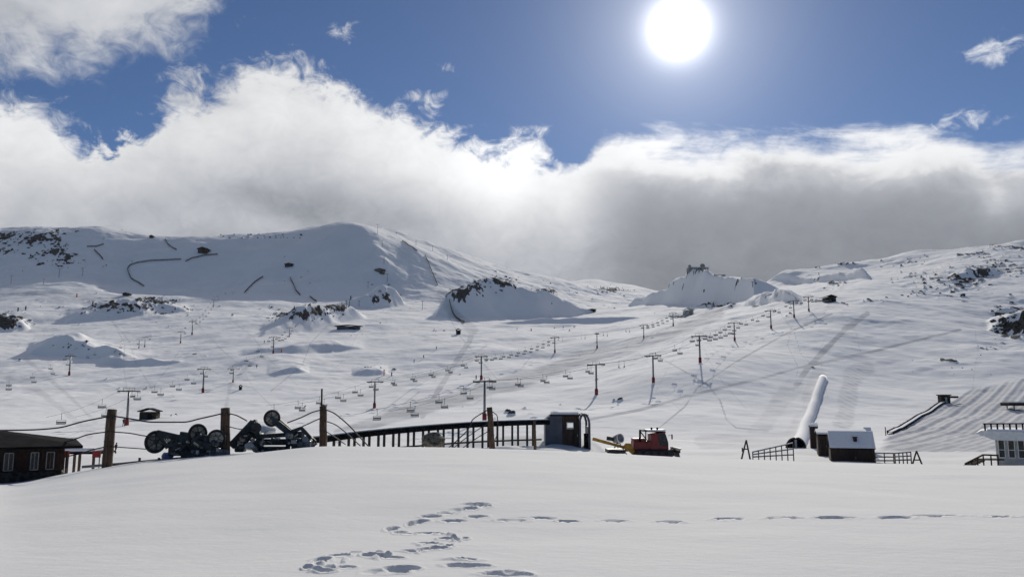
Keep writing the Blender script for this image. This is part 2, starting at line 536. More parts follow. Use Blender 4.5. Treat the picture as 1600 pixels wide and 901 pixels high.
packed_shade = np.zeros_like(ZG)  # grey of packed snow, with the shade among its ridges put into the colour
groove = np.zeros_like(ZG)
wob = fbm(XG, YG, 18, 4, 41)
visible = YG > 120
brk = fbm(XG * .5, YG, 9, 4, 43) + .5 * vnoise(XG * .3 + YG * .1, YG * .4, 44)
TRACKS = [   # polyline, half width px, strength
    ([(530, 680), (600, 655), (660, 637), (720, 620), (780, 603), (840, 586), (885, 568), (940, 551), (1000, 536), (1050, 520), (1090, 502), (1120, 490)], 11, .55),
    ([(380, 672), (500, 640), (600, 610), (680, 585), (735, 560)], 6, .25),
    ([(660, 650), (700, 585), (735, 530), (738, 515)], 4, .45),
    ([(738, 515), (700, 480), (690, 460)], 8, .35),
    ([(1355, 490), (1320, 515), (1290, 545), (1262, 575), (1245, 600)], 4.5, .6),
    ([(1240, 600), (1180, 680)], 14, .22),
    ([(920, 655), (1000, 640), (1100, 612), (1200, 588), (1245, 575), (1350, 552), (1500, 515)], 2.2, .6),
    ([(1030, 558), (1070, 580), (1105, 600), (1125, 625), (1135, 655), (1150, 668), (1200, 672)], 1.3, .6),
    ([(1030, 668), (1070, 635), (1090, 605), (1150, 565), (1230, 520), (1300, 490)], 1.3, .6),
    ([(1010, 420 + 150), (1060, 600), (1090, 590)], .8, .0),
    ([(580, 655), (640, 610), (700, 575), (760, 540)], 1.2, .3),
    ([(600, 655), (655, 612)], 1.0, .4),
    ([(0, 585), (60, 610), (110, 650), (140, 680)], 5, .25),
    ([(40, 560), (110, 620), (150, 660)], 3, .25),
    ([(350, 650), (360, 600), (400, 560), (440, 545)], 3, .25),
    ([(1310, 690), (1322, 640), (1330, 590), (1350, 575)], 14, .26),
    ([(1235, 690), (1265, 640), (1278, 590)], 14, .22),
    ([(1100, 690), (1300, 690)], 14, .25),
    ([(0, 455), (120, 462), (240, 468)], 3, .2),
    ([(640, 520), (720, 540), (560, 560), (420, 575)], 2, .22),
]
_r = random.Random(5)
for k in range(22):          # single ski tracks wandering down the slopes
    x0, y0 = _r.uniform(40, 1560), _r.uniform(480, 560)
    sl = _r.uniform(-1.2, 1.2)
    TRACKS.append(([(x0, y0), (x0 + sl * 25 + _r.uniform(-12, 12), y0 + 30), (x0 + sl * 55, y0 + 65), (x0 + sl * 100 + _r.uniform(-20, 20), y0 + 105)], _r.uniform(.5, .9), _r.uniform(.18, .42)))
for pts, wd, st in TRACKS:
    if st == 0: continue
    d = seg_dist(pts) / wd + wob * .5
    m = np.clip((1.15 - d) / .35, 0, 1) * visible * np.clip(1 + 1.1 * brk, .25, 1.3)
    packed_shade = np.maximum(packed_shade, m * st)
# groomed corduroy: grooves running along the pistes
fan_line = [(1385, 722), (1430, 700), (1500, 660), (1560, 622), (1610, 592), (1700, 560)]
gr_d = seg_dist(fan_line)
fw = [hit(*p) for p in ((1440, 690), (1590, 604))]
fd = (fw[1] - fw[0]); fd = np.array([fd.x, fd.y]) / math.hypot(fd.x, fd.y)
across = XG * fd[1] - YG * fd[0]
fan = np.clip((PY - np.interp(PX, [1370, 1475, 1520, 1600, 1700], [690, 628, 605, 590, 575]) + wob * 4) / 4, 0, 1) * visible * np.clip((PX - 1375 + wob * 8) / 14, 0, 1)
packed_shade = np.maximum(packed_shade, fan * (.62 + .25 * np.clip(brk, -1, 1)))  # fan's shade, from facing off the sun, is darkened into the snow colour
groove += fan * (.22 * np.sin(across * 2 * np.pi / 4.1 + wob * .8) + .15 * np.sin(across * 2 * np.pi / 1.9) + .45 * vnoise(across / 2.6, across * 0 + 3.3, 8))
band = np.clip((16 - seg_dist([(1310, 700), (1325, 640), (1335, 585)])) / 5, 0, 1) * visible
groove += band * .16 * np.sin(XG * 2 * np.pi / 2.6)
ZG += groove * .5

# the conveyor trench / terraces behind the crest stay smooth; bare rock on the slopes
ROCKY = [  # px, py, rx, ry, density
    (40, 372, 85, 14, .9), (95, 400, 40, 26, .8), (20, 395, 70, 10, .7), (60, 400, 100, 8, .5), (120, 412, 40, 10, .6),
    (12, 500, 34, 14, .8), (200, 482, 80, 14, .65), (240, 470, 45, 7, .7), (125, 540, 45, 7, .6), (180, 556, 80, 5, .35),
    (470, 492, 60, 13, .8), (530, 484, 35, 9, .7), (600, 470, 30, 12, .6), (430, 368, 90, 4, .5), (470, 440, 60, 6, .35),
    (770, 445, 45, 14, .75), (720, 462, 30, 12, .7), (860, 455, 35, 8, .5), (960, 452, 40, 8, .7), (800, 480, 60, 8, .3),
    (1090, 425, 40, 4, .7), (1140, 428, 30, 3, .7), (1120, 478, 50, 4, .7), (1210, 462, 40, 4, .5), (1325, 414, 25, 3, .8),
    (1300, 445, 30, 10, .5), (1500, 440, 60, 22, .7), (1470, 460, 55, 8, .5), (1560, 420, 60, 18, .6), (1540, 400, 70, 10, .4), (1590, 500, 45, 32, .95),
    (1570, 540, 50, 8, .5), (1480, 565, 60, 14, .28), (1440, 440, 60, 16, .35), (1400, 410, 40, 6, .5), (1040, 445, 30, 6, .5),
    (575, 575, 20, 6, .4), (1570, 388, 50, 5, .5), (1350, 470, 60, 6, .25), (290, 555, 30, 5, .3), (20, 420, 60, 6, .4)]
rocky = np.zeros_like(ZG)
for x, y, rx, ry, dn in ROCKY:
    g = np.exp(-((PX - x) / rx) ** 2 - ((PY - y) / ry) ** 2)
    rocky = np.maximum(rocky, g * dn)
slope_ = np.gradient(ZG, axis=0) / np.gradient(YG, axis=0)
crown = np.clip((slope_ - .30) / .25, 0, 1) * kn * np.clip(adds / 22, 0, 1)
rocky = np.maximum(rocky, np.minimum(rocky * 1.5, .9) * kn)
rocky = np.maximum(rocky, crown * .36)
rn = .8 * fbm(XG, YG * .7, 15, 5, 61, .7) + .75 * vnoise(XG / 3.4, YG / 3.4, 77) + .35 * vnoise(XG / 1.9, YG / 2.2, 79)
rock = np.clip((rocky * .85 + rn * .75 - .66) / .12, 0, 1) * (YG > 200)
ZG += rock * (1.0 + 2.0 * (fbm(XG, YG, 6, 3, 88) + .4)) * np.clip(YG / 900, .4, 1)
ZG += rocky * far * fbm(XG, YG, 22, 4, 52, .6) * 5

# footprints trodden into the near field: px, py, half length, half width px, depth m
PRINTS = [(960, 806, 19, 1.6), (1048, 807, 20, 2.0), (1133, 803, 19, 2.4), (1222, 803, 26, 2.0), (1298, 803, 28, 1.8), (1400, 803, 22, 2.2),
          (1463, 800, 32, 1.4), (1562, 801, 34, 1.4), (884, 807, 17, 1.5), (795, 807, 24, 2.0), (842, 803, 19, 1.4), (745, 802, 15, 1.8),
          (745, 785, 20, 2.2), (760, 788, 9, 2.6), (738, 791, 13, 2.6), (715, 793, 10, 2), (700, 797, 14, 2.0), (672, 801, 14, 2.0), (658, 808, 12, 3.0),
          (642, 812, 6, 4.0), (612, 820, 10, 4.0), (624, 826, 8, 3.4), (640, 829, 10, 1.5), (670, 827, 18, 1.8), (690, 829, 14, 1.5), (705, 808, 16, 2.4),
          (704, 838, 15, 4.0), (727, 836, 7, 3.0), (672, 846, 18, 2.4), (688, 853, 14, 2.6), (668, 856, 12, 2.4), (700, 850, 8, 2), (645, 860, 16, 2.8), (577, 867, 16, 3.6), (596, 868, 12, 3.0),
          (612, 872, 15, 2.4), (530, 869, 18, 3.6), (505, 875, 14, 4.2), (497, 882, 9, 3.2), (722, 872, 24, 3.2), (729, 883, 30, 3.6),
          (632, 890, 20, 4.2), (606, 897, 24, 4.6), (503, 897, 20, 4.2), (480, 893, 10, 3), (790, 897, 30, 6.0), (540, 890, 12, 2.5), (820, 899, 14, 3)]
dep = np.zeros_like(ZG)
rims = np.zeros_like(ZG)
pn = fbm(XG, YG, .35, 3, 91)
nr = np.where((DR > 7) & (DR < 24))[0]
sub = slice(nr[0], nr[-1] + 1)
for k, (x, y, a, b) in enumerate(PRINTS):
    t, s = ts(x, y)
    D = EYE / -s
    cx = t * D
    ax = a * D / F
    ay = max(b * D * D / (EYE * F) * .72, .075)
    q = np.sqrt(((XG[sub] - cx) / ax) ** 2 + ((YG[sub] - D) / ay) ** 2) + pn[sub] * 1.3
    pit = np.clip((1.12 - q) / .55, 0, 1)
    rim = np.exp(-((q - 1.35) / .25) ** 2)
    dep[sub] = np.minimum(dep[sub], -(.065 + .025 * (k % 3)) * pit * np.clip(1.0 + pn[sub] * 1.2, .3, 1.4))
    rims[sub] = np.maximum(rims[sub], rim * .014 * (1 + pn[sub] * 2))
# crumbs kicked out along the path
crumb = np.zeros_like(ZG)
tr = np.full(PX.shape, 1e9)
tr[sub] = seg_dist([(480, 890), (560, 868), (640, 862), (700, 845), (720, 835)])[sub]
cn = vnoise(XG / .13 + YG * .7, YG / .17 + XG * .6, 5)
crumb = np.where(tr < 9, np.clip((cn - .2) / .25, 0, 1) * .035, 0.0)
ZG += np.where(dep < -.005, dep, rims) + crumb
# faint far trail on the right of the field
for k in range(12):
    p = (1470 + k * 13, 734 + k * 1.9)

VX = XG.ravel(); VY = YG.ravel(); VZ = ZG.ravel()


def grid_mesh(name, xs, ys, zs, nr_, nc_):
    me = bpy.data.meshes.new(name)
    nv = nr_ * nc_
    me.vertices.add(nv)
    co = np.empty((nv, 3), np.float32)
    co[:, 0] = xs; co[:, 1] = ys; co[:, 2] = zs
    me.vertices.foreach_set('co', co.ravel())
    i = np.arange((nr_ - 1) * (nc_ - 1))
    r_, c_ = i // (nc_ - 1), i % (nc_ - 1)
    a = r_ * nc_ + c_
    f = np.stack([a, a + 1, a + nc_ + 1, a + nc_], 1).astype(np.int32)
    me.loops.add(f.size)
    me.loops.foreach_set('vertex_index', f.ravel())
    me.polygons.add(len(f))
    me.polygons.foreach_set('loop_start', np.arange(0, f.size, 4, dtype=np.int32))
    me.polygons.foreach_set('use_smooth', np.ones(len(f), bool))
    me.update()
    me.validate()
    return me


# ------------------------------------------------------------------ materials
MATS = {}


def mat(name, col, rough=.7, metal=0.0, vary=.15, nscale=3.0, bump=0.0, bscale=20.0, spec=.4, stretch=None):
    m = bpy.data.materials.new(name)
    m.use_nodes = True
    t = NT(m.node_tree)
    bs = m.node_tree.nodes['Principled BSDF']
    tc = t.node('ShaderNodeTexCoord').outputs['Object']
    if stretch:
        mp = t.node('ShaderNodeMapping')
        t.put(mp.inputs[0], tc)
        mp.inputs['Scale'].default_value = stretch
        tc = mp.outputs[0]
    n = t.noise(tc, nscale, 6, .6)
    lo = tuple(c * (1 - vary * 1.6) for c in col) + (1,)
    hi = tuple(min(c * (1 + vary * 1.6), 1) for c in col) + (1,)
    t.put(bs.inputs['Base Color'], t.mix(t.ss(n, .3, .7), lo, hi))
    bs.inputs['Roughness'].default_value = rough
    bs.inputs['Metallic'].default_value = metal
    bs.inputs['Specular IOR Level'].default_value = spec
    if bump:
        b = t.node('ShaderNodeBump')
        b.inputs['Strength'].default_value = bump
        b.inputs['Distance'].default_value = .05
        t.put(b.inputs['Height'], t.noise(tc, bscale, 5, .6))
        t.l.new(b.outputs[0], bs.inputs['Normal'])
    MATS[name] = m
    return m


def snow_mat():
    m = bpy.data.materials.new('snow_ground')
    m.use_nodes = True
    t = NT(m.node_tree)
    bs = m.node_tree.nodes['Principled BSDF']
    pos = t.node('ShaderNodeNewGeometry').outputs['Position']
    pk = t.node('ShaderNodeAttribute', attribute_name='packed_shade').outputs['Fac']
    rk = t.node('ShaderNodeAttribute', attribute_name='rock').outputs['Fac']
    big = t.noise(pos, .02, 5, .55)
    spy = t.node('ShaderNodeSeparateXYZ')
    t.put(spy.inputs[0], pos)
    slope_lift = t.ss(spy.outputs[1], 60, 220)  # same snow, coloured lighter with distance to brighten slopes the sun only grazes
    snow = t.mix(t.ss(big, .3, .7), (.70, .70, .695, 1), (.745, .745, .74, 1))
    snow = t.mix(slope_lift, snow, t.mix(t.ss(big, .3, .7), (.81, .81, .815, 1), (.86, .86, .86, 1)))
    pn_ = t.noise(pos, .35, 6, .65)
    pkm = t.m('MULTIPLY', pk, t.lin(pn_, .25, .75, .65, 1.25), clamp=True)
    c = t.mix(pkm, snow, (.36, .37, .40, 1))  # packed grey, deepened by the painted shade of ridges and fan
    rn_ = t.noise(pos, .5, 6, .7)
    rc = t.mix(t.ss(rn_, .3, .7), (.025, .024, .024, 1), (.10, .095, .09, 1))
    c = t.mix(t.ss(t.m('ADD', rk, t.m('MULTIPLY', t.m('SUBTRACT', rn_, .5), .5)), .38, .6), c, rc)
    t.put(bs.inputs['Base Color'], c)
    bs.inputs['Roughness'].default_value = .9
    bs.inputs['Specular IOR Level'].default_value = .03
    # wind crust: fine near, coarse far
    b1 = t.node('ShaderNodeBump')
    b1.inputs['Strength'].default_value = .35
    b1.inputs['Distance'].default_value = .6
    mp = t.node('ShaderNodeMapping')
    t.put(mp.inputs[0], pos)
    mp.inputs['Scale'].default_value = (.5, 1.0, 1.0)
    mp.inputs['Rotation'].default_value = (0, 0, .3)
    t.put(b1.inputs['Height'], t.noise(mp.outputs[0], .22, 7, .55))
    sepx = t.node('ShaderNodeSeparateXYZ')
    t.put(sepx.inputs[0], pos)
    t.put(b1.inputs['Strength'], t.ss(sepx.outputs[1], 60, 260, .04, .36))
    b2 = t.node('ShaderNodeBump')
    b2.inputs['Strength'].default_value = .5
    b2.inputs['Distance'].default_value = .025
    t.put(b2.inputs['Height'], t.noise(mp.outputs[0], 7.0, 6, .62))
    t.l.new(b1.outputs[0], b2.inputs['Normal'])
    t.l.new(b2.outputs[0], bs.inputs['Normal'])
    return m


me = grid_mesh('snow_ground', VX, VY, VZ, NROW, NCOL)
for nm_, arr in (('packed_shade', packed_shade), ('rock', rock)):
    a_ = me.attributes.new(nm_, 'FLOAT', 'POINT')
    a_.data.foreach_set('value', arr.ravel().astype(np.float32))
ground = bpy.data.objects.new('snow_ground', me)
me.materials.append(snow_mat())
ground['kind'] = 'structure'
COL.objects.link(ground)

# ------------------------------------------------------------------ object helpers
mat('snow_cap', (.80, .80, .81), .85, vary=.02, bump=.9, bscale=1.6, spec=.1)
mat('old_wood', (.10, .062, .04), .9, vary=.35, nscale=2.5, bump=.6, bscale=14, stretch=(6, 6, .6))
mat('dark_wood', (.028, .019, .014), .85, vary=.3, nscale=2.0, bump=.5, bscale=10, stretch=(4, 4, .6))
mat('red_wood', (.035, .014, .010), .8, vary=.3, nscale=2.0)
mat('brown_board', (.042, .026, .018), .85, vary=.3, nscale=2.5, bump=.4, bscale=12, stretch=(5, 5, .5))
mat('roof_dark', (.010, .010, .012), .95, spec=.04, vary=.3, nscale=1.5, bump=.4, bscale=8)
mat('tower_stone', (.24, .235, .23), .9, vary=.3, nscale=.5)
mat('stone', (.045, .04, .033), .9, vary=.45, nscale=3.5, bump=.8, bscale=6)
mat('boulder_stone', (.11, .10, .08), .9, vary=.5, nscale=4, bump=.9, bscale=7)
mat('rock', (.045, .042, .042), .9, vary=.5, nscale=1.2, bump=.8, bscale=3)
mat('machine_paint', (.022, .030, .035), .6, 0, vary=.35, nscale=3.5, bump=.3, bscale=18)
mat('machine_light', (.07, .085, .10), .5, 0, vary=.3, nscale=3)
mat('rubber', (.018, .018, .02), .8, vary=.3)
mat('wheel_disc', (.26, .24, .20), .7, 0, vary=.35, nscale=5)
mat('blue_panel', (.10, .13, .26), .5, vary=.2)
mat('steel', (.20, .205, .21), .45, .6, vary=.2, nscale=2)
mat('dark_steel', (.03, .03, .033), .6, .1, vary=.3, nscale=2)
mat('cable_black', (.02, .02, .022), .7)
mat('red_paint', (.19, .010, .010), .4, vary=.12, nscale=2)
mat('red_pad', (.22, .02, .02), .7, vary=.2)
mat('yellow_paint', (.42, .22, .025), .5, vary=.2, nscale=3)
mat('orange_lamp', (.7, .2, .02), .3)
mat('white_paint', (.72, .72, .70), .6, vary=.06)
mat('grey_panel', (.045, .055, .08), .45, vary=.2, nscale=1.2)
mat('grey_render', (.36, .37, .37), .8, vary=.12, nscale=1.5)
mat('glass', (.008, .011, .014), .25, vary=.3, spec=.35)
mat('fence_slat', (.07, .055, .045), .9, vary=.3)
mat('cloth_dark', (.02, .022, .03), .8)
mat('cloth_red', (.35, .03, .03), .8)
mat('cloth_blue', (.04, .07, .2), .8)
mat('skin', (.45, .28, .2), .6)
mat('seat_grey', (.10, .10, .11), .6)
mat('piste_orange', (.55, .12, .02), .7)


class MB:
    """collects shapes and links them as one mesh object"""
    def __init__(self):
        self.v = []; self.f = []; self.sm = []

    def add(self, vs, fs, smooth=False):
        o = len(self.v)
        self.v += [Vector(x) for x in vs]
        self.f += [tuple(i + o for i in q) for q in fs]
        self.sm += [smooth] * len(fs)
        return self

    def box(self, c, s, rz=0.0, M=None, bev=0.0):
        hx, hy, hz = s[0] / 2, s[1] / 2, s[2] / 2
        if bev <= 0 or bev > min(hx, hy, hz) * .8:
            bev = min(hx, hy, hz) * .12
        bm_v = []
        # chamfered box: three quads' corners per corner
        for sx_ in (-1, 1):
            for sy_ in (-1, 1):
                for sz_ in (-1, 1):
                    bm_v.append((sx_ * hx, sy_ * (hy - bev), sz_ * (hz - bev)))
                    bm_v.append((sx_ * (hx - bev), sy_ * hy, sz_ * (hz - bev)))
                    bm_v.append((sx_ * (hx - bev), sy_ * (hy - bev), sz_ * hz))
        def idx(a, b, c_, k): return ((a * 2 + b) * 2 + c_) * 3 + k
        fs = []
        for a in (0, 1):
            q = [idx(a, 0, 0, 0), idx(a, 1, 0, 0), idx(a, 1, 1, 0), idx(a, 0, 1, 0)]
            fs.append(q if a else q[::-1])
            q = [idx(0, a, 0, 1), idx(0, a, 1, 1), idx(1, a, 1, 1), idx(1, a, 0, 1)]
            fs.append(q if a else q[::-1])
            q = [idx(0, 0, a, 2), idx(1, 0, a, 2), idx(1, 1, a, 2), idx(0, 1, a, 2)]
            fs.append(q if a else q[::-1])
        for a in (0, 1):
            for b in (0, 1):
                fs.append([idx(a, b, 0, 0), idx(a, b, 1, 0), idx(a, b, 1, 1), idx(a, b, 0, 1)])
                fs.append([idx(a, 0, b, 0), idx(a, 1, b, 0), idx(a, 1, b, 2), idx(a, 0, b, 2)])
                fs.append([idx(0, a, b, 1), idx(1, a, b, 1), idx(1, a, b, 2), idx(0, a, b, 2)])
                for c_ in (0, 1):
                    fs.append([idx(a, b, c_, 0), idx(a, b, c_, 1), idx(a, b, c_, 2)])
        T = Matrix.Translation(Vector(c)) @ (M if M is not None else Matrix.Rotation(rz, 4, 'Z'))
        return self.add([T @ Vector(p) for p in bm_v], fs)

    def beam(self, p0, p1, wd, ht=None):
        """rectangular bar between two points"""
        p0, p1 = Vector(p0), Vector(p1)
        d = p1 - p0
        L = d.length
        M = d.to_track_quat('X', 'Z').to_matrix().to_4x4()
        return self.box((p0 + p1) / 2, (L, wd, ht or wd), M=M)

    def tube(self, pts, r, n=8, r1=None, caps=True):
        pts = [Vector(p) for p in pts]
        m = len(pts)
        vs = []
        up = None
        for i, p in enumerate(pts):
            d = (pts[min(i + 1, m - 1)] - pts[max(i - 1, 0)]).normalized()
            if up is None:
                up = Vector((0, 0, 1)) if abs(d.z) < .9 else Vector((1, 0, 0))
            a = d.cross(up).normalized()
            b = a.cross(d).normalized()
            rr = r if r1 is None else r + (r1 - r) * i / (m - 1)
            for k in range(n):
                th = 2 * math.pi * k / n
                vs.append(p + a * math.cos(th) * rr + b * math.sin(th) * rr)
        fs = [(i * n + k, i * n + (k + 1) % n, (i + 1) * n + (k + 1) % n, (i + 1) * n + k) for i in range(m - 1) for k in range(n)]
        self.add(vs, fs, n > 5)
        if caps:
            o = len(self.v) - len(vs)
            self.f += [tuple(o + k for k in range(n))[::-1], tuple(o + (m - 1) * n + k for k in range(n))]
            self.sm += [False, False]
        return self

    def ring(self, c, axis, R_, r, n=28, k=8, flat=1.0):
        c = Vector(c); ax = Vector(axis).normalized()
        a = ax.orthogonal().normalized(); b = ax.cross(a)
        vs = []
        for i in range(n):
            th = 2 * math.pi * i / n
            e = a * math.cos(th) + b * math.sin(th)
            for j in range(k):
                ph = 2 * math.pi * j / k
                vs.append(c + e * (R_ + r * math.cos(ph)) + ax * r * flat * math.sin(ph))
        fs = [(i * k + j, ((i + 1) % n) * k + j, ((i + 1) % n) * k + (j + 1) % k, i * k + (j + 1) % k) for i in range(n) for j in range(k)]
        return self.add(vs, fs, True)

    def disc(self, c, axis, r, th, n=28):
        c = Vector(c); ax = Vector(axis).normalized()
        return self.tube([c - ax * th / 2, c + ax * th / 2], r, n)

    def prism(self, poly, y0, y1):
        """outline in x,z swept along y"""
        n = len(poly)
        vs = [(x, y0, z) for x, z in poly] + [(x, y1, z) for x, z in poly]
        fs = [tuple(range(n))[::-1], tuple(range(n, 2 * n))] + [(i, (i + 1) % n, n + (i + 1) % n, n + i) for i in range(n)]
        return self.add(vs, fs)

    def lump(self, c, s, seed=0, rough=.35, sub=2, sink=True):
        import bmesh
        bm = bmesh.new()
        bmesh.ops.create_icosphere(bm, subdivisions=sub, radius=1)
        rd = random.Random(seed)
        off = Vector((rd.uniform(-50, 50), rd.uniform(-50, 50), rd.uniform(-50, 50)))
        from mathutils import noise as mn
        vs = []
        for v in bm.verts:
            k = 1 + rough * mn.noise(v.co * 1.3 + off) * 1.6 + rough * .6 * mn.noise(v.co * 3.1 + off)
            q = v.co * k
            vs.append((c[0] + q.x * s[0], c[1] + q.y * s[1], c[2] + q.z * s[2]))
        bm.verts.index_update()
        fs = [tuple(v.index for v in f.verts) for f in bm.faces]
        bm.free()
        return self.add(vs, fs, False)

    def build(self, name, m, parent=None, ofs=None):
        me = bpy.data.meshes.new(name)
        o3 = Vector(ofs) if ofs is not None else (gloc(parent) if parent is not None else Vector((0, 0, 0)))
        me.from_pydata([tuple(v - o3) for v in self.v], [], self.f)
        me.polygons.foreach_set('use_smooth', self.sm)
        me.materials.append(MATS[m])
        me.update()
        import bmesh
        bm = bmesh.new(); bm.from_mesh(me)
        bmesh.ops.recalc_face_normals(bm, faces=bm.faces)
        bm.to_mesh(me); bm.free()
        ob = bpy.data.objects.new(name, me)
        COL.objects.link(ob)
        if parent is not None: ob.parent = parent
        elif ofs is not None: ob.location = o3
        return ob


def gloc(o):
    l = Vector((0, 0, 0))
    while o is not None:
        l += o.location
        o = o.parent
    return l


def tag(o, label, cat, group=None):
    o['label'] = label; o['category'] = cat
    if group: o['group'] = group
    return o


def thing(name, loc, label, cat, group=None):
    o = bpy.data.objects.new(name, None)
    o.empty_display_size = .3
    COL.objects.link(o)
    o.location = loc
    return tag(o, label, cat, group)


def copy_tree(o, parent=None, kids={}):
    c = o.copy(); COL.objects.link(c); c.parent = parent
    for ch in kids.get(o, []):
        copy_tree(ch, c, kids)
    return c


def kid_map(root):
    mp = {}
    for o in bpy.data.objects:
        if o.parent is not None: mp.setdefault(o.parent, []).append(o)
    return mp


def base_of(px, D):
    t, s = ts(px, 690)
    return Vector((t * D, D, gz(t * D, D)))


# ------------------------------------------------------------------ left lodge
def lodge():
    D = 46.0
    x1 = at(100, 720, D).x
    x0 = x1 - 13
    zb = -4.2
    ze = at(60, 699, D).z
    t = thing('mountain_lodge', (x1, D, gz(x1, D)), 'low dark lodge with a wide hipped roof sunk in snow at the left edge', 'building')
    wins = [(6, 20), (47, 59), (72, 84)]
    zl = at(60, 735, D).z
    MB().box(((x0 + x1) / 2, D + 4, (zl + ze) / 2 + .1), (x1 - x0, 8, ze - zl + .2)).build('wall', 'dark_wood', t)
    MB().box(((x0 + x1) / 2, D + 4, (zb + zl) / 2), (x1 - x0 + .12, 8.12, zl - zb)).build('stone_base', 'stone', t)
    for a, b in wins:
        xa, xb = x1 + (at(a, 715, D).x - x1) * .84, x1 + (at(b, 715, D).x - x1) * .84
        za, zt = zl + .12, ze - .22
        f = MB()
        th = .05
        f.box(((xa + xb) / 2, D - .03, zt), (xb - xa, .1, th)).box(((xa + xb) / 2, D - .03, za), (xb - xa, .1, th))
        f.box((xa, D - .03, (za + zt) / 2), (th, .1, zt - za)).box((xb, D - .03, (za + zt) / 2), (th, .1, zt - za))
        f.box(((xa + xb) / 2, D - .02, (za + zt) / 2), (.04, .06, zt - za))
        wo = f.build('window', 'steel', t)
        MB().box(((xa + xb) / 2, D - .01, (za + zt) / 2), (xb - xa, .04, zt - za)).build('pane', 'glass', wo)
        sh = MB()
        for k in range(4):
            sh.box((xb + .22 + k * .13, D - .02, (za + zt) / 2), (.11, .06, zt - za))
        sh.build('shutter', 'red_wood', t)
    # hipped roof
    o = 1.0
    ex0, ex1, ey0, ey1 = x0 - o, x1 + o * .85, D - o, D + 8 + o
    zr = at(0, 666, D + 4).z
    rv = [(ex0, ey0, ze), (ex1, ey0, ze), (ex1, ey1, ze), (ex0, ey1, ze), (ex0 + 4, D + 4, zr), (ex1 - 5.2, D + 4, zr),
          (ex0, ey0, ze + .14), (ex1, ey0, ze + .14), (ex1, ey1, ze + .14), (ex0, ey1, ze + .14)]
    MB().add(rv, [(0, 1, 7, 6), (1, 2, 8, 7), (2, 3, 9, 8), (3, 0, 6, 9), (6, 7, 5, 4), (7, 8, 5), (8, 9, 4, 5), (9, 6, 4), (0, 3, 2, 1)]).build('roof', 'roof_dark', t)

    t.rotation_euler = (0, 0, R(30.5))


lodge()


def shelter():
    D = 62.0
    b = at(125, 715, D)
    t = thing('open_shelter', (b.x, D, gz(b.x, D)), 'small open shelter with a flat snow covered roof and wooden posts beside the dark lodge', 'shelter')
    a, c = at(98, 703, D), at(158, 706, D)
    MB().box(((a.x + c.x) / 2, D + 1, a.z - .2), (c.x - a.x, 2.4, .16)).build('roof', 'roof_dark', t)
    MB().box(((a.x + c.x) / 2 - .2, D + 1, a.z + .02), (c.x - a.x - .5, 2.3, .28), bev=.08).build('snow_cover', 'snow_cap', t)
    for px in (104, 116, 124, 146):
        p = at(px, 708, D)
        MB().box((p.x, D + .1, (p.z + gz(p.x, D)) / 2), (.16, .16, p.z - gz(p.x, D) + .6)).build('post', 'old_wood', t)
    for px, wd, lab in ((103, .5, 'plain red board leaning beside the dark lodge wall'), (151, .62, 'wider red board standing just left of the leaning wooden post')):
        p = at(px, 709, D - 1)
        g_ = gz(p.x, D - 1)
        o = thing('red_board', (p.x, D - 1, g_), lab, 'board')
        MB().box((p.x, D - 1, p.z), (wd, .08, .5)).build('panel', 'red_paint', o)
        MB().box((p.x - wd * .3, D - .9, g_ + (p.z - g_) * .5), (.06, .06, p.z - g_)).box((p.x + wd * .3, D - .9, g_ + (p.z - g_) * .5), (.06, .06, p.z - g_)).build('stand', 'dark_steel', o)


shelter()

# ------------------------------------------------------------------ wooden posts with ropes
POSTS = {}


def wood_post(key, top, bot, D, r, label, name='wooden_post'):
    a, b = at(bot[0], bot[1], D), at(top[0], top[1], D)
    gzb = gz(a.x, D)
    b0 = a + (a - b).normalized() * max(a.z - gzb + .3, .3)
    o = MB()
    pts = []
    for k in range(9):
        q = b0.lerp(b, k / 8)
        pts.append(q + Vector((math.sin(k * 1.7 + key) * .012, math.cos(k * 2.3) * .012, 0)))
    o.tube(pts, r * 1.06, 10, r1=r * .94)
    t = thing(name, (a.x, D, gzb), label, 'post')
    o.build('shaft', 'old_wood', t)
    for f in (.5, .86):
        q = b0.lerp(b, f)
        MB().ring(q, (b - b0), r * 1.03, .018, 16, 6).build('iron_band', 'dark_steel', t)
    POSTS[key] = (a, b, D, r)
    return t


wood_post(1, (175, 639), (167, 731), 42.5, .25, 'thick weathered leaning wooden post left of the machinery, ropes tied to it')
wood_post(2, (352, 637), (352, 709), 44, .25, 'thick brown wooden post standing between the two heaps of dark machinery')
wood_post(3, (505, 634), (505, 694), 48, .22, 'dark brown wooden post beside the thin metal pole at the start of the long conveyor')
wood_post(4, (765, 636), (769, 702), 50, .19, 'slim brown wooden post in front of the middle of the long conveyor')
wood_post(5, (835, 656), (836, 704), 62, .12, 'short thin wooden post just left of the dark kiosk')

p_, q_ = at(503, 607, 48.6), at(502, 690, 48.6)
t = thing('metal_pole', (q_.x, 48.6, gz(q_.x, 48.6)), 'thin tall rusty metal pole sticking up beside the dark wooden post', 'pole')
MB().tube([(q_.x, 48.6, gz(q_.x, 48.6) - .2), p_], .055, 8).build('tube', 'brown_board', t)
MB().box((q_.x, 48.5, at(503, 632, 48.6).z), (.28, .05, .06)).build('bracket', 'dark_steel', t)

rope_no = 0


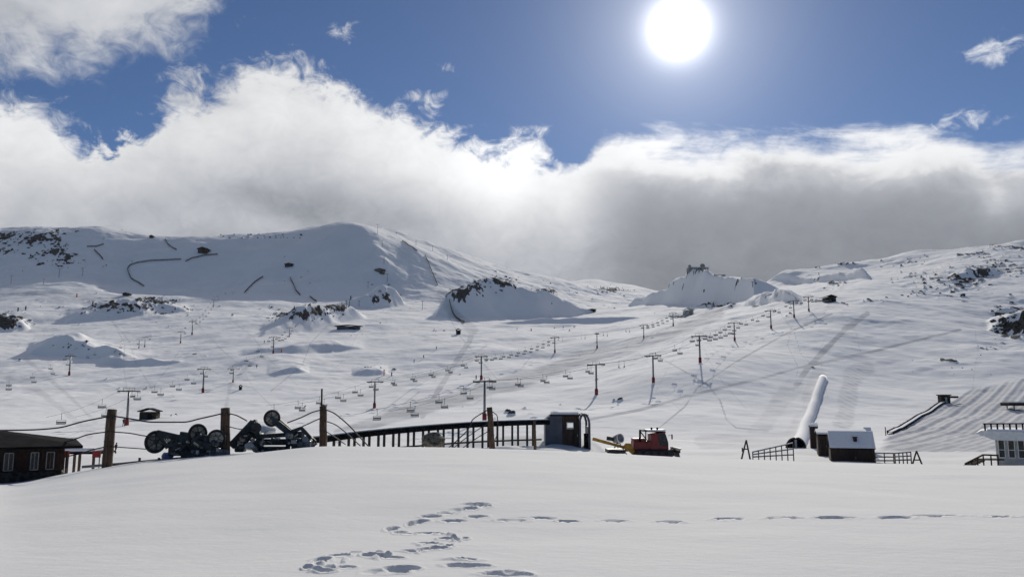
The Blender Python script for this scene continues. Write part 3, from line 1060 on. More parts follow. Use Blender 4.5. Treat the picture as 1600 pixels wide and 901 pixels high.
def rope(pts, D0, D1, r, label, sagfree=True):
    """rope through photo points, depth running from D0 to D1"""
    n = len(pts)
    P = [at(p[0], p[1], D0 + (D1 - D0) * (p[0] - pts[0][0]) / (pts[-1][0] - pts[0][0] + 1e-6)) for p in pts]
    # smooth
    X = np.arange(n, dtype=float)
    A = np.array([[v.x, v.y, v.z] for v in P])
    xs = np.linspace(0, n - 1, (n - 1) * 8 + 1)
    B = pchip(X, A, xs)
    o = MB().tube([Vector(b) for b in B], r, 6)
    ob = o.build('safety_rope', 'cable_black', ofs=tuple(B[0]))
    tag(ob, label, 'rope', 'ropes strung between the wooden posts')


G1 = 'ropes'
rope([(170, 650), (130, 658), (90, 668), (50, 671), (0, 672), (-60, 668)], 42.2, 41, .042, 'upper black rope running left from the leaning post over the lodge roof')
rope([(169, 674), (140, 678), (112, 687), (60, 700)], 42.2, 49, .036, 'middle black rope dropping left from the leaning post behind the lodge eave')
rope([(168, 697), (145, 702), (122, 709), (101, 713)], 42.2, 47, .036, 'lower black rope dropping left from the leaning post towards the lodge wall')
rope([(174, 649), (205, 654), (240, 659), (285, 659), (315, 653), (350, 645)], 42.3, 43.8, .042, 'upper black rope sagging between the leaning post and the next thick post')
rope([(174, 674), (200, 676), (232, 681), (262, 682)], 42.3, 43.0, .032, 'middle rope from the leaning post to the left machine wheel')
rope([(172, 697), (200, 699), (240, 702)], 42.3, 43.0, .028, 'lower rope from the leaning post towards the left machine')
rope([(354, 645), (368, 648), (386, 657)], 43.8, 44.8, .036, 'short rope from the middle post down to the tilted machine arm')
rope([(354, 665), (375, 670), (400, 672)], 43.8, 44.8, .028, 'lower short rope from the middle post into the right machine heap')
rope([(449, 660), (470, 652), (490, 643), (503, 640)], 45.5, 47.8, .036, 'upper rope rising right from the machine arm to the dark post')
rope([(470, 667), (485, 660), (503, 652)], 45.5, 47.8, .03, 'lower rope rising right from the machine arm to the dark post')
rope([(507, 639), (520, 644), (545, 664), (560, 680), (577, 698)], 47.8, 50.5, .04, 'upper rope falling right from the dark post to the snow')
rope([(507, 657), (522, 662), (540, 675), (563, 696)], 47.8, 50, .034, 'middle rope falling right from the dark post to the snow')
rope([(507, 672), (520, 680), (540, 694)], 47.8, 49.6, .03, 'lowest rope falling right from the dark post to the snow')
rope([(762, 640), (750, 647), (738, 656), (733, 668), (718, 684), (700, 700)], 49.8, 50, .036, 'upper rope looping left from the slim post down to the snow')
rope([(763, 660), (745, 672), (725, 686), (708, 700)], 49.8, 50, .03, 'middle rope running left from the slim post down to the snow')
rope([(765, 672), (745, 684), (722, 700)], 49.8, 50, .03, 'lowest rope running left from the slim post down to the snow')
rope([(770, 643), (777, 650), (778, 664), (776, 680), (772, 690)], 49.8, 50.2, .03, 'loose rope loop hanging on the right side of the slim post')

# fallen pipe with stubs
a, b = at(128, 729, 42.4), at(300, 714, 44.5)
t = thing('pipe_rail', (a.x, a.y, gz(a.x, a.y)), 'long grey pipe lying low over the snow edge between leaning post and left machine', 'pipe')
MB().tube([a, at(190, 724, 43), at(240, 719, 43.6), b], .07, 8).build('pipe', 'steel', t)
for px, y0, y1 in ((218, 716, 724), (248, 716, 730)):
    p, q = at(px, y0, 43.4), at(px, y1, 43.4)
    MB().box((p + q) / 2, (.10, .12, abs(p.z - q.z) + .1)).build('stub', 'dark_steel', t)


# ------------------------------------------------------------------ drag lift machinery
def wheel(parent, px, py, D, rpx, yaw, name='wheel'):
    c = at(px, py, D)
    r = rpx * D / F
    ax = Vector((math.sin(yaw), -math.cos(yaw), 0))
    w_ = MB().ring(c, ax, r * .93, r * .16, 30, 8, 1.0).build(name, 'rubber', parent)
    d_ = MB().disc(c, ax, r * .84, r * .10, 30)
    d_.ring(c + ax * r * .07, ax, r * .62, r * .05, 26, 6)
    d_.build('disc', 'wheel_disc', w_)
    h_ = MB().disc(c + ax * r * .05, ax, r * .24, r * .34, 14)
    for k in range(6):
        th = k * math.pi / 3
        e = ax.orthogonal().normalized()
        e = Matrix.Rotation(th, 3, ax) @ e
        h_.beam(c + ax * r * .09 + e * r * .2, c + ax * r * .09 + e * r * .8, r * .10, r * .06)
    h_.build('hub', 'machine_paint', w_)


def machine_left():
    D = 43.6
    o = base_of(300, D)
    t = thing('drag_lift_machine', o, 'dark blue-grey lift machine with three pale wheels, left of the middle post', 'machine')
    P = lambda x, y, d=0: at(x, y, D + d)
    f = MB()
    f.beam(P(245, 676, -.2), P(298, 688, .1), .22, .34)
    f.beam(P(246, 673, -.2), P(262, 700, 0), .16, .2)
    f.beam(P(262, 692, 0), P(292, 703, .2), .18, .26)
    f.beam(P(282, 678, .2), P(352, 688, .3), .3, .3)
    f.beam(P(300, 690, -.2), P(334, 700, -.2), .3, .3)
    f.beam(P(290, 690, .5), P(290, 722, .5), .25, .25)
    f.beam(P(350, 682, .5), P(350, 716, .5), .2, .2)
    for k in range(5):
        f.beam(P(262 + k * 7, 683 + k * 1.2, -.32), P(262 + k * 7, 692 + k * 1.2, -.32), .05, .07)
    f.build('frame', 'machine_paint', t)
    h = MB()
    for (x0, y0, x1, y1, dy, dp) in ((263, 686, 300, 712, .2, .9), (296, 683, 330, 706, .1, 1.1), (282, 704, 326, 722, -.1, 1.1)):
        a_, b_ = P(x0, y0, dy), P(x1, y1, dy)
        h.box(((a_.x + b_.x) / 2, D + dy + dp / 2, (a_.z + b_.z) / 2), (b_.x - a_.x, dp, a_.z - b_.z), bev=.06)
    h.build('gearbox', 'machine_paint', t)
    a_, b_ = P(329, 702, -.3), P(353, 722, -.3)
    m_ = MB().box(((a_.x + b_.x) / 2, D - .1, (a_.z + b_.z) / 2), (b_.x - a_.x, .7, a_.z - b_.z), bev=.08)
    m_.build('motor_housing', 'machine_light', t)
    a_, b_ = P(320, 710, -.5), P(331, 725, -.5)
    MB().box(((a_.x + b_.x) / 2, D - .5, (a_.z + b_.z) / 2), (b_.x - a_.x, .12, a_.z - b_.z)).build('blue_cover', 'blue_panel', t)
    wheel(t, 243, 690, D - .25, 16, .85)
    wheel(t, 309, 677, D + .2, 14, .75)
    wheel(t, 338, 685, D - .35, 13, .25)
    pz = MB()
    for x, y, l in ((312, 712, 12), (300, 716, 10), (270, 700, 14), (336, 694, 8)):
        pz = MB().tube([P(x, y, -.4), P(x + l, y - 2, -.45)], .05, 8)
        pz.disc(P(x + l, y - 2, -.45), (0, 1, 0), .09, .05, 10)
        pz.build('drive_shaft', 'dark_steel', t)
    b = at(262, 712, D + .5)
    s_ = MB().lump((b.x, b.y, b.z), (.35, .3, .2), 5, .2).build('tarpaulin', 'blue_panel', t)


machine_left()


def fittings(t, D, x0, x1, ylow, yhigh, n, seed):
    rr_ = random.Random(seed)
    for k in range(n):
        px = rr_.uniform(x0, x1)
        u = (px - x0) / (x1 - x0)
        py = rr_.uniform(yhigh(u), ylow(u))
        p = at(px, py, D - rr_.uniform(.1, .6))
        m_ = MB()
        q = rr_.random()
        s_ = rr_.uniform(.06, .17)
        if q < .35: m_.box(p, (s_ * rr_.uniform(1, 2.6), s_, s_ * rr_.uniform(.6, 1.6)), bev=.015)
        elif q < .6: m_.tube([p, p + Vector((rr_.uniform(-.4, .4), rr_.uniform(-.1, .1), rr_.uniform(-.25, .25)))], s_ * .35, 8)
        elif q < .8: m_.disc(p, (rr_.uniform(-.4, .4), -1, rr_.uniform(-.2, .2)), s_, .08, 14)
        else: m_.beam(p, p + Vector((rr_.uniform(-.5, .5), 0, rr_.uniform(-.1, .3))), .06, .10)
        m_.build('fitting', rr_.choice(['machine_paint', 'dark_steel', 'machine_light', 'steel', 'wheel_disc']), t)


fittings([o_ for o_ in COL.objects if o_.name == 'drag_lift_machine'][0], 43.4, 262, 352, lambda u: 718, lambda u: 684, 34, 4)


def machine_right():
    D = 45.2
    o = base_of(440, D)
    t = thing('drag_lift_machine', o, 'dark lift machine with a tilted arm and one raised wheel, right of the middle post', 'machine')
    P = lambda x, y, d=0: at(x, y, D + d)
    f = MB()
    f.beam(P(361, 697, -.2), P(397, 659, 0), .34, .42)
    f.beam(P(372, 702, .3), P(404, 665, .4), .26, .3)
    f.beam(P(396, 656, 0), P(404, 680, 0), .34, .3)
    f.beam(P(400, 682, 0), P(460, 678, .4), .26, .24)
    f.beam(P(404, 690, .2), P(468, 690, .5), .3, .34)
    f.beam(P(427, 656, 0), P(460, 682, .2), .26, .34)
    f.beam(P(434, 656, .5), P(476, 692, .6), .2, .26)
    f.beam(P(455, 674, .2), P(472, 668, .3), .16, .2)
    f.beam(P(470, 668, .3), P(492, 690, .4), .16, .2)
    f.beam(P(398, 702, .2), P(398, 676, .2), .2, .2)
    f.beam(P(450, 702, .3), P(450, 676, .3), .25, .2)
    for k in range(8):
        f.beam(P(366 + k * 4.4, 690 - k * 4.4, -.36), P(370 + k * 4.4, 696 - k * 4.4, -.36), .05, .06)
    f.build('frame', 'machine_paint', t)
    h = MB()
    for (x0, y0, x1, y1, dy, dp) in ((398, 676, 408, 700, .1, .5), (447, 674, 470, 697, .2, .8), (455, 686, 486, 706, -.1, .9), (398, 698, 445, 710, -.2, 1.0), (366, 696, 380, 706, .1, .6)):
        a_, b_ = P(x0, y0, dy), P(x1, y1, dy)
        h.box(((a_.x + b_.x) / 2, D + dy + dp / 2, (a_.z + b_.z) / 2), (b_.x - a_.x, dp, a_.z - b_.z), bev=.06)
    h.build('gearbox', 'machine_paint', t)
    a_, b_ = P(472, 688, -.25), P(485, 704, -.25)
    MB().box(((a_.x + b_.x) / 2, D - .2, (a_.z + b_.z) / 2), (b_.x - a_.x, .3, a_.z - b_.z), bev=.04).build('motor_housing', 'machine_light', t)
    wheel(t, 425, 653, D - .1, 12, .55)
    pz = MB()
    pz.tube([P(408, 707, -.4), P(425, 709, -.4), P(446, 707, -.4)], .11, 8)
    pz.build('drive_shaft', 'dark_steel', t); pz = MB()
    pz.tube([P(404, 686, -.2), P(412, 700, -.2)], .06, 8)
    pz.build('drive_shaft', 'dark_steel', t); pz = MB()
    pz.tube([P(380, 688, -.4), P(392, 678, -.4)], .12, 10)
    pz.disc(P(400, 668, -.35), (0.3, -1, 0), .30, .12, 16)
    pz.build('pulley', 'dark_steel', t); pz = MB()
    pz.disc(P(462, 690, -.3), (0, 1, 0), .22, .12, 14)
    pz.build('drive_shaft', 'dark_steel', t)
    b = at(412, 668, D + 1.6)
    b2 = at(388, 700, D - .2)
    MB().lump((b.x, b.y, b.z - .15), (.75, .5, .30), 9, .2).lump((b2.x, b2.y + .6, b2.z + .1), (.4, .4, .25), 4, .2).build('snow_cover', 'snow_cap', t)


machine_right()
fittings([o_ for o_ in COL.objects if o_.name == 'drag_lift_machine.001'][0], 45.0, 372, 486, lambda u: 706, lambda u: 680, 38, 9)

# rounded boulder
b = base_of(678, 51)
p = at(678, 689, 51)
o = MB().lump((p.x, 51, p.z), (.68, .6, .58), 12, .22, 3)
tag(o.build('boulder', 'boulder_stone', ofs=(b.x, 51, b.z)), 'round brown boulder on the snow crest in front of the long conveyor', 'boulder')


# ------------------------------------------------------------------ long conveyor and its kiosk
def conveyor():
    pts = [(470, 688, 58), (500, 685.5, 60), (560, 678, 62), (620, 672, 64.5), (680, 667, 67), (740, 663, 69.5), (800, 660.5, 72), (852, 659, 74)]
    P3 = [at(*p) for p in pts]
    t = thing('covered_conveyor', (P3[0].x, P3[0].y, gz(P3[0].x, P3[0].y)), 'long raised dark conveyor on many legs leading right to the kiosk', 'conveyor')
    A = np.array([[v.x, v.y, v.z] for v in P3]); xs = np.linspace(0, len(pts) - 1, 57)
    B = [Vector(b) for b in pchip(np.arange(len(pts), dtype=float), A, xs)]
    deck = MB(); cap = MB(); rail = MB()
    for a_, b_ in zip(B[:-1], B[1:]):
        e = (b_ - a_) * .01
        deck.beam(a_ - e, b_ + e, 1.5, .42)
        cap.beam(a_ + Vector((0, 0, .25)), b_ + Vector((0, 0, .25)) + e, 1.1, .09)
    deck.build('deck', 'roof_dark', t)
    cap.build('snow_cover', 'snow_cap', t)
    px = 522
    while px < 846:
        D_ = 60.8 + (px - 522) / 330 * 13
        y = np.interp(px, [p[0] for p in pts], [p[1] for p in pts])
        for side, tl in ((-.6, 0), (.6, 9)):
            top = at(px + tl, y, D_ + side)
            g_ = gz(top.x, D_ + side)
            l = MB()
            l.beam((top.x, D_ + side, g_ - .3), (top.x, D_ + side, top.z - .15), .17, .19)
            l.build('leg', 'dark_steel', t)
        px += 23.2
    low = MB()
    for k in range(12):
        a_ = at(522 + k * 27, np.interp(522 + k * 27, [p[0] for p in pts], [p[1] for p in pts]) + 27, 61 + k)
        b_ = at(549 + k * 27, np.interp(549 + k * 27, [p[0] for p in pts], [p[1] for p in pts]) + 27, 62 + k)
        low.beam(a_, b_, .12, .14)
    low.build('lower_rail', 'dark_steel', t)


conveyor()


def kiosk():
    D = 73.5
    P = lambda x, y, d=0: at(x, y, D + d)
    o = base_of(886, D)
    t = thing('lift_kiosk', o, 'dark boxy kiosk with snow on its roof at the right end of the long conveyor', 'kiosk')
    zt, zg = P(880, 649).z, P(880, 704).z
    x0, x1, x2 = P(852, 680).x, P(905, 680).x, P(921, 680).x
    # left chamfered side panel
    zc_ = P(860, 655).z
    MB().prism([(x0, zg), (x0, zc_), (x0 + .45, zt), (x0 + 1.55, zt), (x0 + 1.55, zg)], D, D + 3.2).build('side_panel', 'grey_panel', t)
    cz = (zt + zg) / 2
    xa = x0 + 1.56
    wz0, wz1 = P(0, 669).z, P(0, 660).z
    wx0, wx1 = P(886, 660).x, P(896, 660).x
    f = MB()
    f.box(((xa + wx0) / 2, D + .1, cz), (wx0 - xa, .14, zt - zg))
    f.box(((wx1 + x1) / 2, D + .1, cz), (x1 - wx1, .14, zt - zg))
    f.box(((wx0 + wx1) / 2, D + .1, (wz0 + zg) / 2), (wx1 - wx0 + .01, .135, wz0 - zg))
    f.box(((wx0 + wx1) / 2, D + .1, (wz1 + zt) / 2), (wx1 - wx0 + .01, .135, zt - wz1))
    f.build('front_wall', 'brown_board', t)
    MB().box(((xa + x1) / 2, D + 3.1, (zg + wz0) / 2), (x1 - xa, .14, wz0 - zg)).build('back_wall', 'brown_board', t)
    w_ = MB()
    w_.box(((wx0 + wx1) / 2, D + .02, wz1), (wx1 - wx0 + .1, .1, .07)).box(((wx0 + wx1) / 2, D + .02, wz0), (wx1 - wx0 + .1, .1, .07))
    w_.box((wx0, D + .02, (wz0 + wz1) / 2), (.07, .1, wz1 - wz0)).box((wx1, D + .02, (wz0 + wz1) / 2), (.07, .1, wz1 - wz0))
    w_.build('window', 'white_paint', t)
    dr = MB().box((P(900, 680).x, D - .02, P(0, 678).z), (.42, .08, 2.3)).build('door', 'dark_wood', t)
    MB().box((P(902, 680).x, D - .10, P(0, 680).z), (.05, .08, .2)).build('handle', 'steel', dr)
    MB().box(((x0 + x1) / 2 + .3, D + 1.6, zt + .03), (x1 - x0 - .4, 3.4, .10)).build('roof', 'roof_dark', t)
    MB().box(((x0 + x1) / 2 + .3, D + 1.6, zt + .2), (x1 - x0 - .6, 3.2, .26), bev=.10).lump(((x0 + .9), D + 1, zt + .28), (.35, .5, .14), 3, .2).build('snow_cover', 'snow_cap', t)
    # open rounded portal on the right
    g = MB()
    for dd in (0.0, 3.0):
        arc = [(x1 + .08, D + dd, zg), (x1 + .08, D + dd, zt - .35), (x1 + .25, D + dd, zt + .05), (x1 + .6, D + dd, zt + .12), (x2 - .12, D + dd, zt - .15), (x2, D + dd, zt - .6), (x2, D + dd, zg)]
        for a_, b_ in zip(arc[:-1], arc[1:]):
            g.beam(a_, b_, .18, .2)
    g.box((x2, D + 1.5, (zg + zt) / 2 - .55), (.10, 3.0, (zt - zg) * .72))
    g.box(((x1 + x2) / 2 + .1, D + 1.5, zt + .05), (x2 - x1 - .3, 3.0, .08))
    g.build('portal', 'grey_panel', t)
    MB().box((x2 - .28, D + .4, zg + .8), (.36, .5, 1.5)).build('control_box', 'roof_dark', t)


kiosk()


# ------------------------------------------------------------------ red groomer
def groomer():
    D = 98.0
    P = lambda x, y, d=0: at(x, y, D + d)
    t = thing('snow_groomer', base_of(1020, D), 'red tracked snow groomer with a black cab frame and yellow winch boom', 'snow groomer')

    def bx(mb, x0, y0, x1, y1, dp, d0=0, bev=.05):
        a_, b_ = P(x0, y0), P(x1, y1)
        return mb.box(((a_.x + b_.x) / 2, D + d0 + dp / 2, (a_.z + b_.z) / 2), (b_.x - a_.x, dp, a_.z - b_.z), bev=bev)
    # tracks: belt loop, two of them
    for side in (-.2, 2.5):
        za, zb_ = P(0, 703).z, P(0, 714).z
        r = (za - zb_) / 2
        xa, xb = P(993, 690).x, P(1052, 690).x
        n = 8
        poly = []
        for k in range(n + 1):
            th = math.pi / 2 + math.pi * k / n
            poly.append((xa + r + r * math.cos(th), (za + zb_) / 2 + r * math.sin(th)))
        for k in range(n + 1):
            th = -math.pi / 2 + math.pi * k / n
            poly.append((xb - r + r * math.cos(th), (za + zb_) / 2 + r * math.sin(th)))
        tk = MB().prism(poly, D + side, D + side + 1.0)
        for k in range(26):
            x = xa + r * .6 + (xb - xa - 1.2 * r) * k / 25
            tk.box((x, D + side + .5, za + .02), (.05, 1.06, .07)).box((x, D + side + .5, zb_ - .02), (.05, 1.06, .07))
        tr_ = tk.build('track', 'rubber', t)
        for k in range(5):
            wl = MB().disc((xa + r + (xb - xa - 2 * r) * k / 4, D + side - .02, (za + zb_) / 2), (0, 1, 0), r * .72, .08, 18)
            wl.build('road_wheel', 'dark_steel', tr_)
    b = MB()
    bx(b, 991, 689, 1046, 703, 2.4, .5, .1)
    bx(b, 991, 685, 1010, 690, 2.2, .6, .1)
    b.build('body', 'red_paint', t)
    c = MB()
    a0, a1 = P(1018, 678), P(1044, 702)
    c.prism([(a0.x, a1.z), (a0.x, a0.z), (P(1040, 690).x, P(0, 675).z), (a1.x + .12, P(0, 692).z), (a1.x + .12, a1.z)], D + .35, D + 2.9)
    c.build('cab', 'red_paint', t)
    gl = MB()
    q = [(P(1029, 690).x, P(0, 677).z), (P(1040, 690).x, P(0, 677).z), (P(1044.5, 690).x, P(0, 692).z), (P(1043, 690).x, P(0, 697).z), (P(1031, 690).x, P(0, 696).z)]
    gl.prism(q, D + .31, D + .34)
    gl.build('side_window', 'glass', t)
    gl = MB()
    gl.add([(P(1041, 690).x + .04, D + .5, P(0, 677.5).z), (P(1041, 690).x + .04, D + 2.75, P(0, 677.5).z), (a1.x + .15, D + 2.75, P(0, 691).z), (a1.x + .15, D + .5, P(0, 691).z),
            (P(1041, 690).x - .02, D + .5, P(0, 677.5).z), (P(1041, 690).x - .02, D + 2.75, P(0, 677.5).z), (a1.x + .09, D + 2.75, P(0, 691).z), (a1.x + .09, D + .5, P(0, 691).z)],
           [(0, 1, 2, 3), (4, 7, 6, 5), (0, 4, 5, 1), (1, 5, 6, 2), (2, 6, 7, 3), (3, 7, 4, 0)])
    gl.build('windscreen', 'glass', t)
    # roll cage behind the cab
    g = MB()
    for dd in (.5, 2.7):
        g.beam(P(1000, 690, dd), P(1000, 672, dd), .22, .22)
        g.beam(P(999, 672, dd), P(1040, 675, dd), .2, .16)
        g.beam(P(1000, 673, dd), P(1013, 690, dd), .1, .12)
        g.beam(P(1009, 690, dd), P(1009, 672, dd), .12, .12)
    g.beam(P(1000, 672, .5), P(1000, 672, 2.7), .2, .2)
    g.build('roll_cage', 'roof_dark', t)
    r_ = MB(); bx(r_, 1012, 671, 1041, 674, 2.6, .4, .04); r_.build('roof', 'white_paint', t)
    for px in (1018, 1027):
        l_ = MB().box(P(px, 669, .6), (.24, .22, .26), bev=.04); l_.build('work_light', 'roof_dark', t)
    MB().tube([P(1037, 674, 1.0), P(1037, 671, 1.0)], .12, 10).build('beacon', 'orange_lamp', t)
    m_ = MB(); m_.beam(P(1044, 680, .3), P(1050, 679, -.1), .04, .04); m_.box(P(1050, 682, -.1), (.16, .1, .6), bev=.03); m_.build('mirror', 'roof_dark', t)
    # rear boom
    y_ = MB()
    y_.beam(P(926, 685, 1.2), P(952, 692, 1.2), .36, .40)
    y_.beam(P(950, 691.5, 1.2), P(992, 703, 1.2), .30, .34)
    y_.build('boom', 'yellow_paint', t)
    y_ = MB()
    y_.beam(P(976, 694, .9), P(990, 707, .9), .5, .55)
    y_.disc(P(982, 698, .7), (0, 1, 0), .5, .5, 16)
    y_.build('winch', 'yellow_paint', t)
    tl = MB()
    bx(tl, 950, 702, 976, 708, 3.6, -.4)
    tl.tube([P(952, 708, -.6), P(952, 708, 3.4)], .28, 10).tube([P(962, 708, -.6), P(962, 708, 3.4)], .28, 10)
    tl.beam(P(970, 704, 1.2), P(994, 702, 1.2), .25, .25)
    tl.build('tiller', 'dark_steel', t)
    # front blade
    bl = MB()
    seg = [(1061, 700), (1058, 703), (1057, 707), (1058, 712), (1062, 715)]
    for (ax_, ay_), (bx_, by_) in zip(seg[:-1], seg[1:]):
        p0, p1 = P(ax_, ay_), P(bx_, by_)
        bl.add([(p0.x, D - 1.0, p0.z), (p0.x, D + 4.2, p0.z), (p1.x, D + 4.2, p1.z), (p1.x, D - 1.0, p1.z),
                (p0.x + .14, D - 1.0, p0.z), (p0.x + .14, D + 4.2, p0.z), (p1.x + .14, D + 4.2, p1.z), (p1.x + .14, D - 1.0, p1.z)],
               [(0, 1, 2, 3), (7, 6, 5, 4), (0, 4, 5, 1), (1, 5, 6, 2), (2, 6, 7, 3), (3, 7, 4, 0)])
    bl.build('blade', 'dark_steel', t)
    for dd in (.8, 2.3):
        br = MB().beam(P(1046, 703, dd), P(1063, 706, dd), .16, .2)
        br.beam(P(1047, 698, dd), P(1063, 705, dd), .1, .1)
        br.build('blade_arm', 'roof_dark', t)


groomer()


def snow_gun():
    D = 106.0
    P = lambda x, y, d=0: at(x, y, D + d)
    t = thing('snow_gun', base_of(966, D), 'grey fan snow gun on a low frame behind the yellow boom of the red groomer', 'snow gun')
    c = P(966, 685)
    ax = Vector((.55, -.75, .2)).normalized()
    MB().tube([c - ax * .7, c - ax * .2, c + ax * .4], .48, 18, r1=.62).build('barrel', 'steel', t)
    MB().ring(c + ax * .42, ax, .58, .07, 22, 6).build('nozzle_ring', 'white_paint', t)
    f = MB()
    g_ = gz(c.x, D)
    for dx, dy in ((-1.3, -.6), (1.2, -.6), (0, 1.2)):
        f.beam((c.x, c.y, c.z - .3), (c.x + dx, c.y + dy, g_), .12, .12)
    f.beam(P(948, 684), P(960, 686), .35, .5)
    f.build('stand', 'dark_steel', t)


snow_gun()


# ------------------------------------------------------------------ rails, racks and huts on the right
def a_frame(px0, pxt, px1, ytop, D, label):
    P = lambda x, y, d=0: at(x, y, D + d)
    t = thing('trestle', base_of(pxt, D), label, 'trestle')
    top = P(pxt, ytop)
    for px in (px0, px1):
        for dd in (-.7, .7):
            q = P(px, 715, dd)
            MB().beam((q.x, q.y, gz(q.x, q.y) - .1), (top.x, D, top.z), .13, .13).build('leg', 'old_wood' if px == px0 else 'dark_steel', t)
    MB().beam(P(px0 + (pxt - px0) * .55, ytop + 14, -.3), P(px1 + (pxt - px1) * .55, ytop + 14, -.3), .12, .14).build('crossbar', 'dark_steel', t)
    return t


a_frame(1155, 1166, 1174, 687, 94, 'tall A-shaped trestle left of the sloping snowy rack')
a_frame(1424, 1432, 1441, 704, 94, 'small A-shaped trestle near the pale building, right of the brown hut')


def rack(x0, x1, yl, yr, yb, D, n, label):
    P = lambda x, y, d=0: at(x, y, D + d)
    t = thing('railing_rack', base_of((x0 + x1) / 2, D), label, 'railing')
    rail = MB(); sn = MB()
    for f_ in (0, .38, .76):
        for dd in (0, 1.4):
            ya, yb_ = yl + (yb - yl) * f_, yr + (yb - yr) * f_
            rail.beam(P(x0, ya, dd), P(x1, yb_, dd), .07, .10)
            sn.beam(P(x0, ya, dd) + Vector((0, 0, .08)), P(x1, yb_, dd) + Vector((0, 0, .08)), .09, .08)
    rail.build('rail', 'dark_wood', t)
    sn.build('snow_cover', 'snow_cap', t)
    for k in range(n):
        u = k / (n - 1)
        for dd in (0, 1.4):
            q = P(x0 + (x1 - x0) * u, yl + (yr - yl) * u, dd)
            g_ = gz(q.x, q.y)
            MB().box((q.x, q.y, (q.z + g_) / 2), (.10, .10, q.z - g_ + .15)).build('post', 'old_wood', t)
    return t


rack(1176, 1239, 706, 692, 716, 95, 8, 'long sloping wooden railing with snow on its bars, left of the brown huts')
rack(1398, 1423, 708, 706, 722, 95, 5, 'short wooden railing with snowy bars, just left of the small trestle')
rack(1367, 1396, 708, 708, 723, 97, 3, 'low pale railing running right from the front brown hut')


def hut(name, x0, x1, yt, yb, D, depth, roofrise, over, wallm, label, front_snow=0, door=None, cat='hut', chimney=None):
    P = lambda x, y, d=0: at(x, y, D + d)
    t = thing(name, base_of((x0 + x1) / 2, D), label, cat)
    a_, b_ = P(x0, yt), P(x1, yb)
    zt, zb = a_.z, min(b_.z, gz(a_.x, D)) - .3
    xa, xb = a_.x, b_.x
    MB().box(((xa + xb) / 2, D + depth / 2, (zt + zb) / 2), (xb - xa, depth, zt - zb)).build('wall', wallm, t)
    bd = MB()
    n = max(3, int((xb - xa) / .45))
    for k in range(n + 1):
        bd.box((xa + (xb - xa) * k / n, D - .02, (zt + zb) / 2), (.05, .05, zt - zb))
    bd.build('battens', 'dark_wood', t)
    # gable roof with the slope to the camera
    yr_ = D + depth * .5
    e0, e1 = D - over, D + depth + over
    ex0, ex1 = xa - over * .5, xb + over * .5
    sl = roofrise / (depth / 2)
    zE = zt - over * sl + .02
    zR = zt + roofrise
    rf = MB()
    poly = [(e0, zE), (yr_, zR), (e1, zE), (e1, zE + .12), (yr_, zR + .12), (e0, zE + .12)]
    vs = [(ex0, y, z) for y, z in poly] + [(ex1, y, z) for y, z in poly]
    n = 6
    fs = [tuple(range(6))[::-1], tuple(range(6, 12))] + [(i, (i + 1) % n, n + (i + 1) % n, n + i) for i in range(n)]
    rf.add(vs, fs)
    # closed gable triangles
    for x in (xa + .05, xb - .05):
        rf.add([(x, D, zt - .01), (x, D + depth, zt - .01), (x, yr_, zR - .01), (x + .02, D, zt - .01), (x + .02, D + depth, zt - .01), (x + .02, yr_, zR - .01)],
               [(0, 1, 2), (3, 5, 4), (0, 2, 5, 3), (1, 4, 5, 2), (0, 3, 4, 1)])
    r_ = rf.build('roof', 'roof_dark', t)
    h_ = .30
    poly = [(e0 - .05, zE + .12), (yr_, zR + .12), (e1 + .05, zE + .12), (e1 - .02, zE + .12 + h_ * .8), (yr_ + .3, zR + .1 + h_), (yr_ - .3, zR + .1 + h_), (e0 + .02, zE + .12 + h_ * .8)]
    n = 7
    vs = [(ex0 + .02, y, z) for y, z in poly] + [(ex1 - .02, y, z) for y, z in poly]
    fs = [tuple(range(n))[::-1], tuple(range(n, 2 * n))] + [(i, (i + 1) % n, n + (i + 1) % n, n + i) for i in range(n)]
    MB().add(vs, fs).build('snow_cover', 'snow_cap', t)
    if door:
        p = P(door, (yt + yb) / 2 + 2)
        d_ = MB().box((p.x, D - .05, p.z - .1), (.9, .08, (zt - b_.z) * .8)).build('door', 'dark_wood', t)
        MB().box((p.x + .3, D - .11, p.z - .1), (.06, .07, .2)).build('handle', 'steel', d_)
    if chimney:
        p = P(chimney, yt)
        MB().box((p.x, D + .6, zt + .55), (.42, .42, 1.3)).build('chimney', 'dark_wood', r_)
        MB().box((p.x, D + .6, zt + 1.25), (.56, .56, .10)).build('chimney_cap', 'roof_dark', r_)
    t.rotation_euler = (0, 0, -.8 * math.atan2(t.location.x, t.location.y))
    return t


hut('brown_hut', 1266, 1278, 667, 684, 126, 2, .25, .15, 'red_wood', 'tiny red-brown hut beside the mouth of the snow tunnel', door=1272)
hut('long_hut', 1280, 1352, 679, 708, 112, 4.5, .35, .3, 'brown_board', 'long brown hut with a thick white snow roof behind the front hut', door=1290)
hut('front_hut', 1300, 1365, 699, 724, 99, 4.4, 1.55, .25, 'brown_board', 'brown timber hut with a shaded snowy roof and chimney, nearest of the huts', door=1333, chimney=1337)
hut('brown_hut', 1352, 1362, 677, 700, 118, 2.2, .5, .2, 'red_wood', 'small dark red hut peeking out above the right end of the front hut roof')


